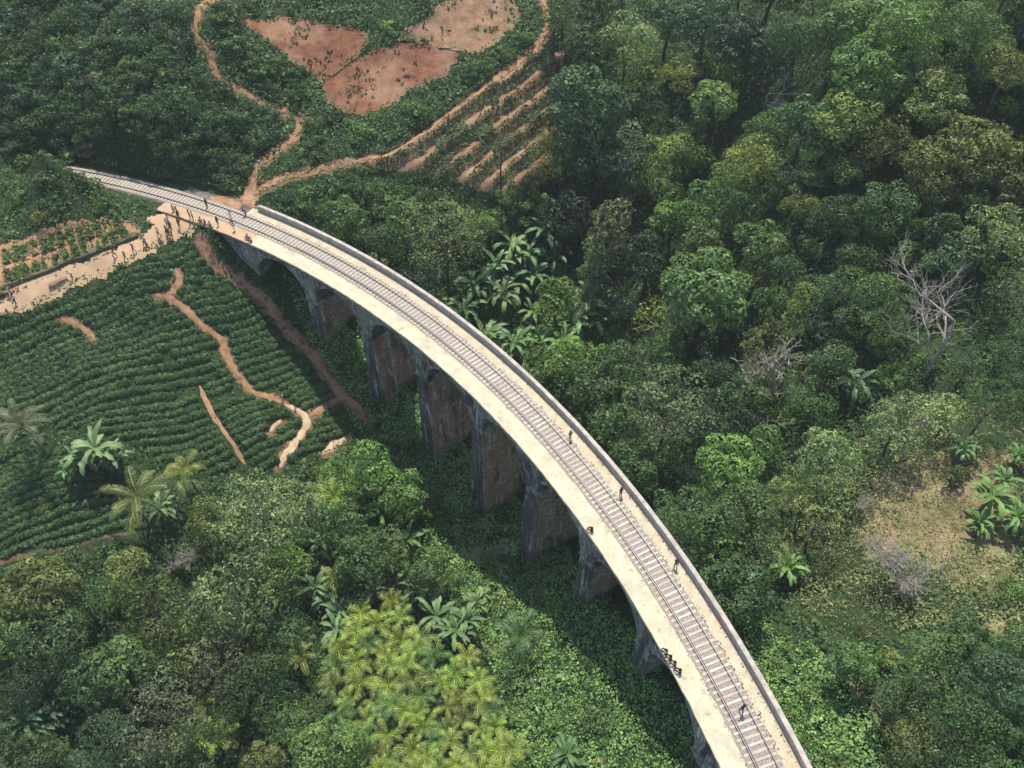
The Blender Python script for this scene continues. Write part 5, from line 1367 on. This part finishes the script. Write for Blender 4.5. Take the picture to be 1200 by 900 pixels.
person(197, 266, 'stand', 20, WH, JE, 'person in white top and blue jeans in the waiting crowd', GP)
person(202, 272, 'stand', 70, RD, BK, 'person in red top in the middle of the waiting crowd', GP)
person(197, 275, 'walk', 140, BK, MR, 'person in black top and red trousers in the waiting crowd', GP)
person(199, 280, 'stand', 40, JE, BK, 'person in navy top at the lower side of the waiting crowd', GP)
person(211, 267, 'stand', 160, MR, BK, 'person in maroon at the right of the waiting crowd', GP)
person(203, 280, 'bend', 100, RD, KH, 'person in red bending at the lower side of the waiting crowd', GP)
person(187, 277, 'walk', 110, WH, BK, 'person in white top and black trousers leaving the crowd', GP)
person(190, 286, 'sit', 60, KH, BK, 'person in khaki sitting on the lower edge of the sand', GP)
person(171, 288, 'walk', 120, WH, BK, 'person with white top entering the sandy road beside the low wall', GR)
person(173, 290, 'stand', 90, LB, BK, 'person in light blue top close behind the white top on the road', GR)
person(159, 298, 'walk', 110, RD, RD, 'person all in red walking on the sandy road', GR)
person(149, 306, 'walk', 110, BL, KH, 'person in blue top near the edge of the road by the tea', GR)
person(136, 303, 'walk', -70, MR, BK, 'person in dark red in the middle of the sandy road', GR)
person(86, 328, 'bend', 100, GYW, MR, 'person in grey bending beside the wooden bench on the road', GR)
person(15, 348, 'stand', -70, WH, WH, 'person all in white standing with others at the left end', GR)
person(18, 351, 'stand', 100, GYW, JE, 'person in grey top and jeans at the left end of road', GR)
person(20, 357, 'walk', 60, WH, BK, 'person in white top and black trousers at the left end', GR)
person(6, 351, 'sit', 40, BK, BK, 'person in black sitting at the left end of the road', GR)
person(353, 141, 'walk', 160, WH, RD, 'person in white and red on the footpath among the trees', GT)
person(322, 183, 'stand', 150, WH, BK, 'person in white top on the footpath above the track', GT)
person(305, 198, 'walk', 170, WH, GYW, 'person all in pale clothes on the footpath by the track', GT)
person(205, 324, 'bend', 120, LB, WH, 'person in light blue and white among the upper tea rows', GT)
person(274, 333, 'walk', 30, BK, GYW, 'person in black on the broad red path beside the viaduct', GT)
person(332, 472, 'walk', 20, WH, WH, 'person all in white on the path at the foot of the tea', GT)
person(347, 477, 'stand', 80, BK, KH, 'person in black near the foot of the tea rows', GT)
person(631, 15, 'stand', 150, WH, JE, 'person in white on the straight path at the top edge', GT)
person(634, 22, 'walk', 150, RD, WH, 'person in red and white on the straight path near the top', GT)

# ------------------------------------------------------------------ small things
M['wood'] = mat_mottled('weathered_wood', [(0.3, (0.16, 0.1, 0.06)), (0.7, (0.3, 0.2, 0.13))], 5.0)
for px_, py_, px2, py2, ln, lb in ((70, 334, 62, 337, 2.6, 'long plain wooden bench at the road edge next to the tea'), (5, 371, -3, 374, 2.0, 'short wooden bench at the lower left corner of the road'), (4, 348, -4, 350, 1.8, 'short wooden bench against the low wall by the crowd at the left')):
    g = hit(px_, py_); g2 = hit(px2, py2); a = math.atan2(g2[1] - g[1], g2[0] - g[0])
    t = tag(link('bench', None, loc=g + [0, 0, 0.09], rz=a), lb, 'bench', 'benches by the road')
    b = MB()
    for yy_ in (-.19, 0, .19): b.box((0, yy_, .45), (ln, .15, .04))
    link('seat', b.mesh('seat', M['wood']), t)
    for sx in (-1, 1):
        for sy in (-1, 1):
            b = MB(); b.box((sx * (ln / 2 - .15), sy * .2, .2), (.07, .07, .45)); link('leg', b.mesh('leg', M['wood']), t)
    b = MB(); b.box((0, 0, .18), (ln - .36, .04, .05)); link('stretcher', b.mesh('stretcher', M['wood']), t)
g = hit(587, 222)
t = tag(link('utility_pole', None, loc=g), 'dark wooden pole standing at the foot of the terraces', 'pole')
b = MB(); b.tube([(0, 0, -.5), (0.02, 0, 4), (0.05, 0, 8.6)], [.16, .13, .1], 8); link('shaft', b.mesh('shaft', M['bark'], True), t)
b = MB(); b.box((0.05, 0, 7.9), (1.3, .1, .1)); link('crossarm', b.mesh('crossarm', M['bark']), t)
for sx in (-.5, .5):
    b = MB(); b.tube([(0.05 + sx, 0, 7.95), (0.05 + sx, 0, 8.08), (0.05 + sx, 0, 8.16)], [.05, .06, .03], 6); link('insulator', b.mesh('insulator', M['palebark']), t)

# ------------------------------------------------------------------ labels that single each plant out
LM = [((30, 30), 'the top left corner'), ((250, 75), 'the winding stepped path'), ((345, 45), 'the smaller red field'), ((455, 95), 'the middle red field'), ((550, 25), 'the dry tan field'), ((560, 150), 'the middle of the bare terraces'), ((587, 195), 'the wooden pole'),
      ((300, 240), 'the end of the parapet'), ((90, 203), 'where the track vanishes'), ((70, 300), 'the crop beds'), ((80, 330), 'the middle of the sandy road'), ((150, 420), 'the middle of the tea field'), ((520, 268), 'the big feathery tree by the parapet'),
      ((688, 112), 'the big bluish tree beside the terraces'), ((905, 92), 'the thin pale bare tree'), ((1088, 82), 'the grey twiggy tree'), ((1170, 20), 'the top right corner'), ((830, 330), 'the big round dark tree'), ((908, 440), 'the twisted leafless tree'),
      ((1126, 360), 'the leaning pale trunk'), ((1060, 490), 'the thin tree on dry grass'), ((1070, 664), 'the grey many-twigged tree'), ((1162, 582), 'the fresh banana clump at the right edge'), ((1180, 880), 'the bottom right corner'),
      ((862, 688), 'the dark tree touching the parapet'), ((668, 505), 'the person in brown'), ((600, 340), 'the banana plants beyond the parapet'), ((480, 800), 'the centre of the yellow palm grove'), ((340, 525), 'the pale trodden path'), ((270, 690), 'the big grey tree at lower left'),
      ((300, 600), 'the pale tree below the tea'), ((30, 880), 'the bottom left corner'), ((617, 640), 'the pier with the stream'), ((515, 500), 'the tallest reddish pier'), ((785, 775), 'the four people sitting'), ((868, 834), 'the person with outstretched arms'),
      ((640, 800), 'the bright creeper slope'), ((100, 640), 'the dim earth track'), ((1010, 800), 'the narrow tan strip'), ((170, 110), 'the middle of the dark wooded hillside')]
LMP = np.array([p for p, _ in LM], float)


def direction(dx, dy):
    if abs(dx) > abs(dy): return 'right of' if dx > 0 else 'left of'
    return 'below' if dy > 0 else 'above'


def label_all(items, noun, descr, cat, group):
    P = np.array([(i['px'], i['py']) for i in items])
    rank = {}
    for li in range(len(LM)):
        d = P - LMP[li]; dist = np.hypot(*d.T); cnt = {}
        for k in np.argsort(dist):
            if dist[k] < 6 and len(items) > 20: continue
            dr = direction(*d[k]); cnt[dr] = cnt.get(dr, 0) + 1
            if cnt[dr] <= len(ORD): rank.setdefault(int(k), []).append((cnt[dr] + dist[k] / 400, cnt[dr], dr, li))
    for k, it in enumerate(items):
        o = it['obj']; tag(o, None, cat, group(it))
        if it.get('full'): o['label'] = it['full']; continue
        _, rk, dr, li = min(rank[k])
        pos = ('nearest' if rk == 1 else '%s nearest' % ORD[rk - 1])
        o['label'] = '%s %s, %s %s %s' % (descr(it), noun, pos, dr, LM[li][1])


def describe(it):
    c = it['c']; best = min(NAMES, key=lambda k: float(((np.log(np.array(k)) - np.log(c)) ** 2).sum()))
    return '%s %s' % (NAMES[best], SHAPES[it['key']])


GRP = {'broadleaf_tree': 'trees in the valley forest', 'shrub': 'shrubs on the hillsides', 'palm_tree': 'palms in the valley', 'banana_plant': 'banana plants in the valley', 'bare_tree': 'leafless trees'}
for nm, noun, cat in (('broadleaf_tree', 'tree', 'tree'), ('shrub', 'shrub', 'shrub'), ('palm_tree', 'palm', 'palm tree'), ('banana_plant', 'banana plant', 'banana plant'), ('bare_tree', 'leafless tree', 'tree')):
    its = [p for p in PLANTS if p['K']['name'] == nm]
    label_all(its, noun, describe, cat, lambda it: GRP[it['K']['name']])
label_all(ROWS, 'tea hedge', lambda it: '%s' % ('long' if it['n'] > 120 else 'short' if it['n'] < 28 else 'clipped'), 'tea hedge', lambda it: 'tea hedges on the slope')

EXPOSURE = 0.52
HAZE = 0.0002

# ------------------------------------------------------------------ the hazy air
hb = MB(); hb.box((0, 100, 90), (5600, 6400, 260))
M['haze'] = bpy.data.materials.new('haze'); M['haze'].use_nodes = True
hn = M['haze'].node_tree; hn.nodes.clear(); ho = hn.nodes.new('ShaderNodeOutputMaterial'); hv = hn.nodes.new('ShaderNodeVolumePrincipled')
hv.inputs['Color'].default_value = (0.86, 0.92, 0.95, 1); hv.inputs['Density'].default_value = HAZE
hn.links.new(hv.outputs[0], ho.inputs['Volume'])
tag(link('haze', hb.mesh('haze', M['haze'])), 'thin pale haze in the valley air', kind='stuff')

# ------------------------------------------------------------------ light, sky, camera
SUN_EL, SUN_AZ = RAD(64), RAD(92)      # azimuth from +x, counter-clockwise
w = bpy.data.worlds.new('World'); scene.world = w; w.use_nodes = True
nt = w.node_tree; bg = nt.nodes['Background']
sky = nt.nodes.new('ShaderNodeTexSky'); sky.sky_type = 'NISHITA'; sky.sun_disc = False
sky.sun_elevation = SUN_EL; sky.sun_rotation = math.pi / 2 - SUN_AZ
sky.altitude = 900; sky.air_density = 1.0; sky.dust_density = 2.0; sky.ozone_density = 1.0
nt.links.new(sky.outputs[0], bg.inputs[0]); bg.inputs[1].default_value = 0.15
sd = bpy.data.lights.new('sun', 'SUN'); sd.energy = 4.6; sd.angle = RAD(0.55); sd.color = (1.0, 0.95, 0.86)
so = bpy.data.objects.new('sun', sd); COL.objects.link(so)
so.rotation_euler = (RAD(90) - SUN_EL, 0, SUN_AZ + math.pi / 2)
so.location = (0, 0, 150)
cam = bpy.data.cameras.new('camera'); co = bpy.data.objects.new('camera', cam); COL.objects.link(co)
cam.sensor_width = 36; cam.lens = 36 * F / 1200; cam.clip_end = 6000; cam.clip_start = 0.5
co.location = (0, 0, CAM_H); co.rotation_euler = (math.pi / 2 - PITCH, 0, 0)
scene.camera = co
vs = scene.view_settings
vs.view_transform = 'Standard'; vs.look = 'None'; vs.gamma = 1; vs.use_curve_mapping = False; vs.exposure = EXPOSURE
scene.cycles.max_bounces = 6; scene.cycles.diffuse_bounces = 3; scene.cycles.glossy_bounces = 2; scene.cycles.transmission_bounces = 3; scene.cycles.transparent_max_bounces = 4
scene.cycles.use_adaptive_sampling = True; scene.cycles.adaptive_threshold = 0.02
scene.cycles.use_denoising = True
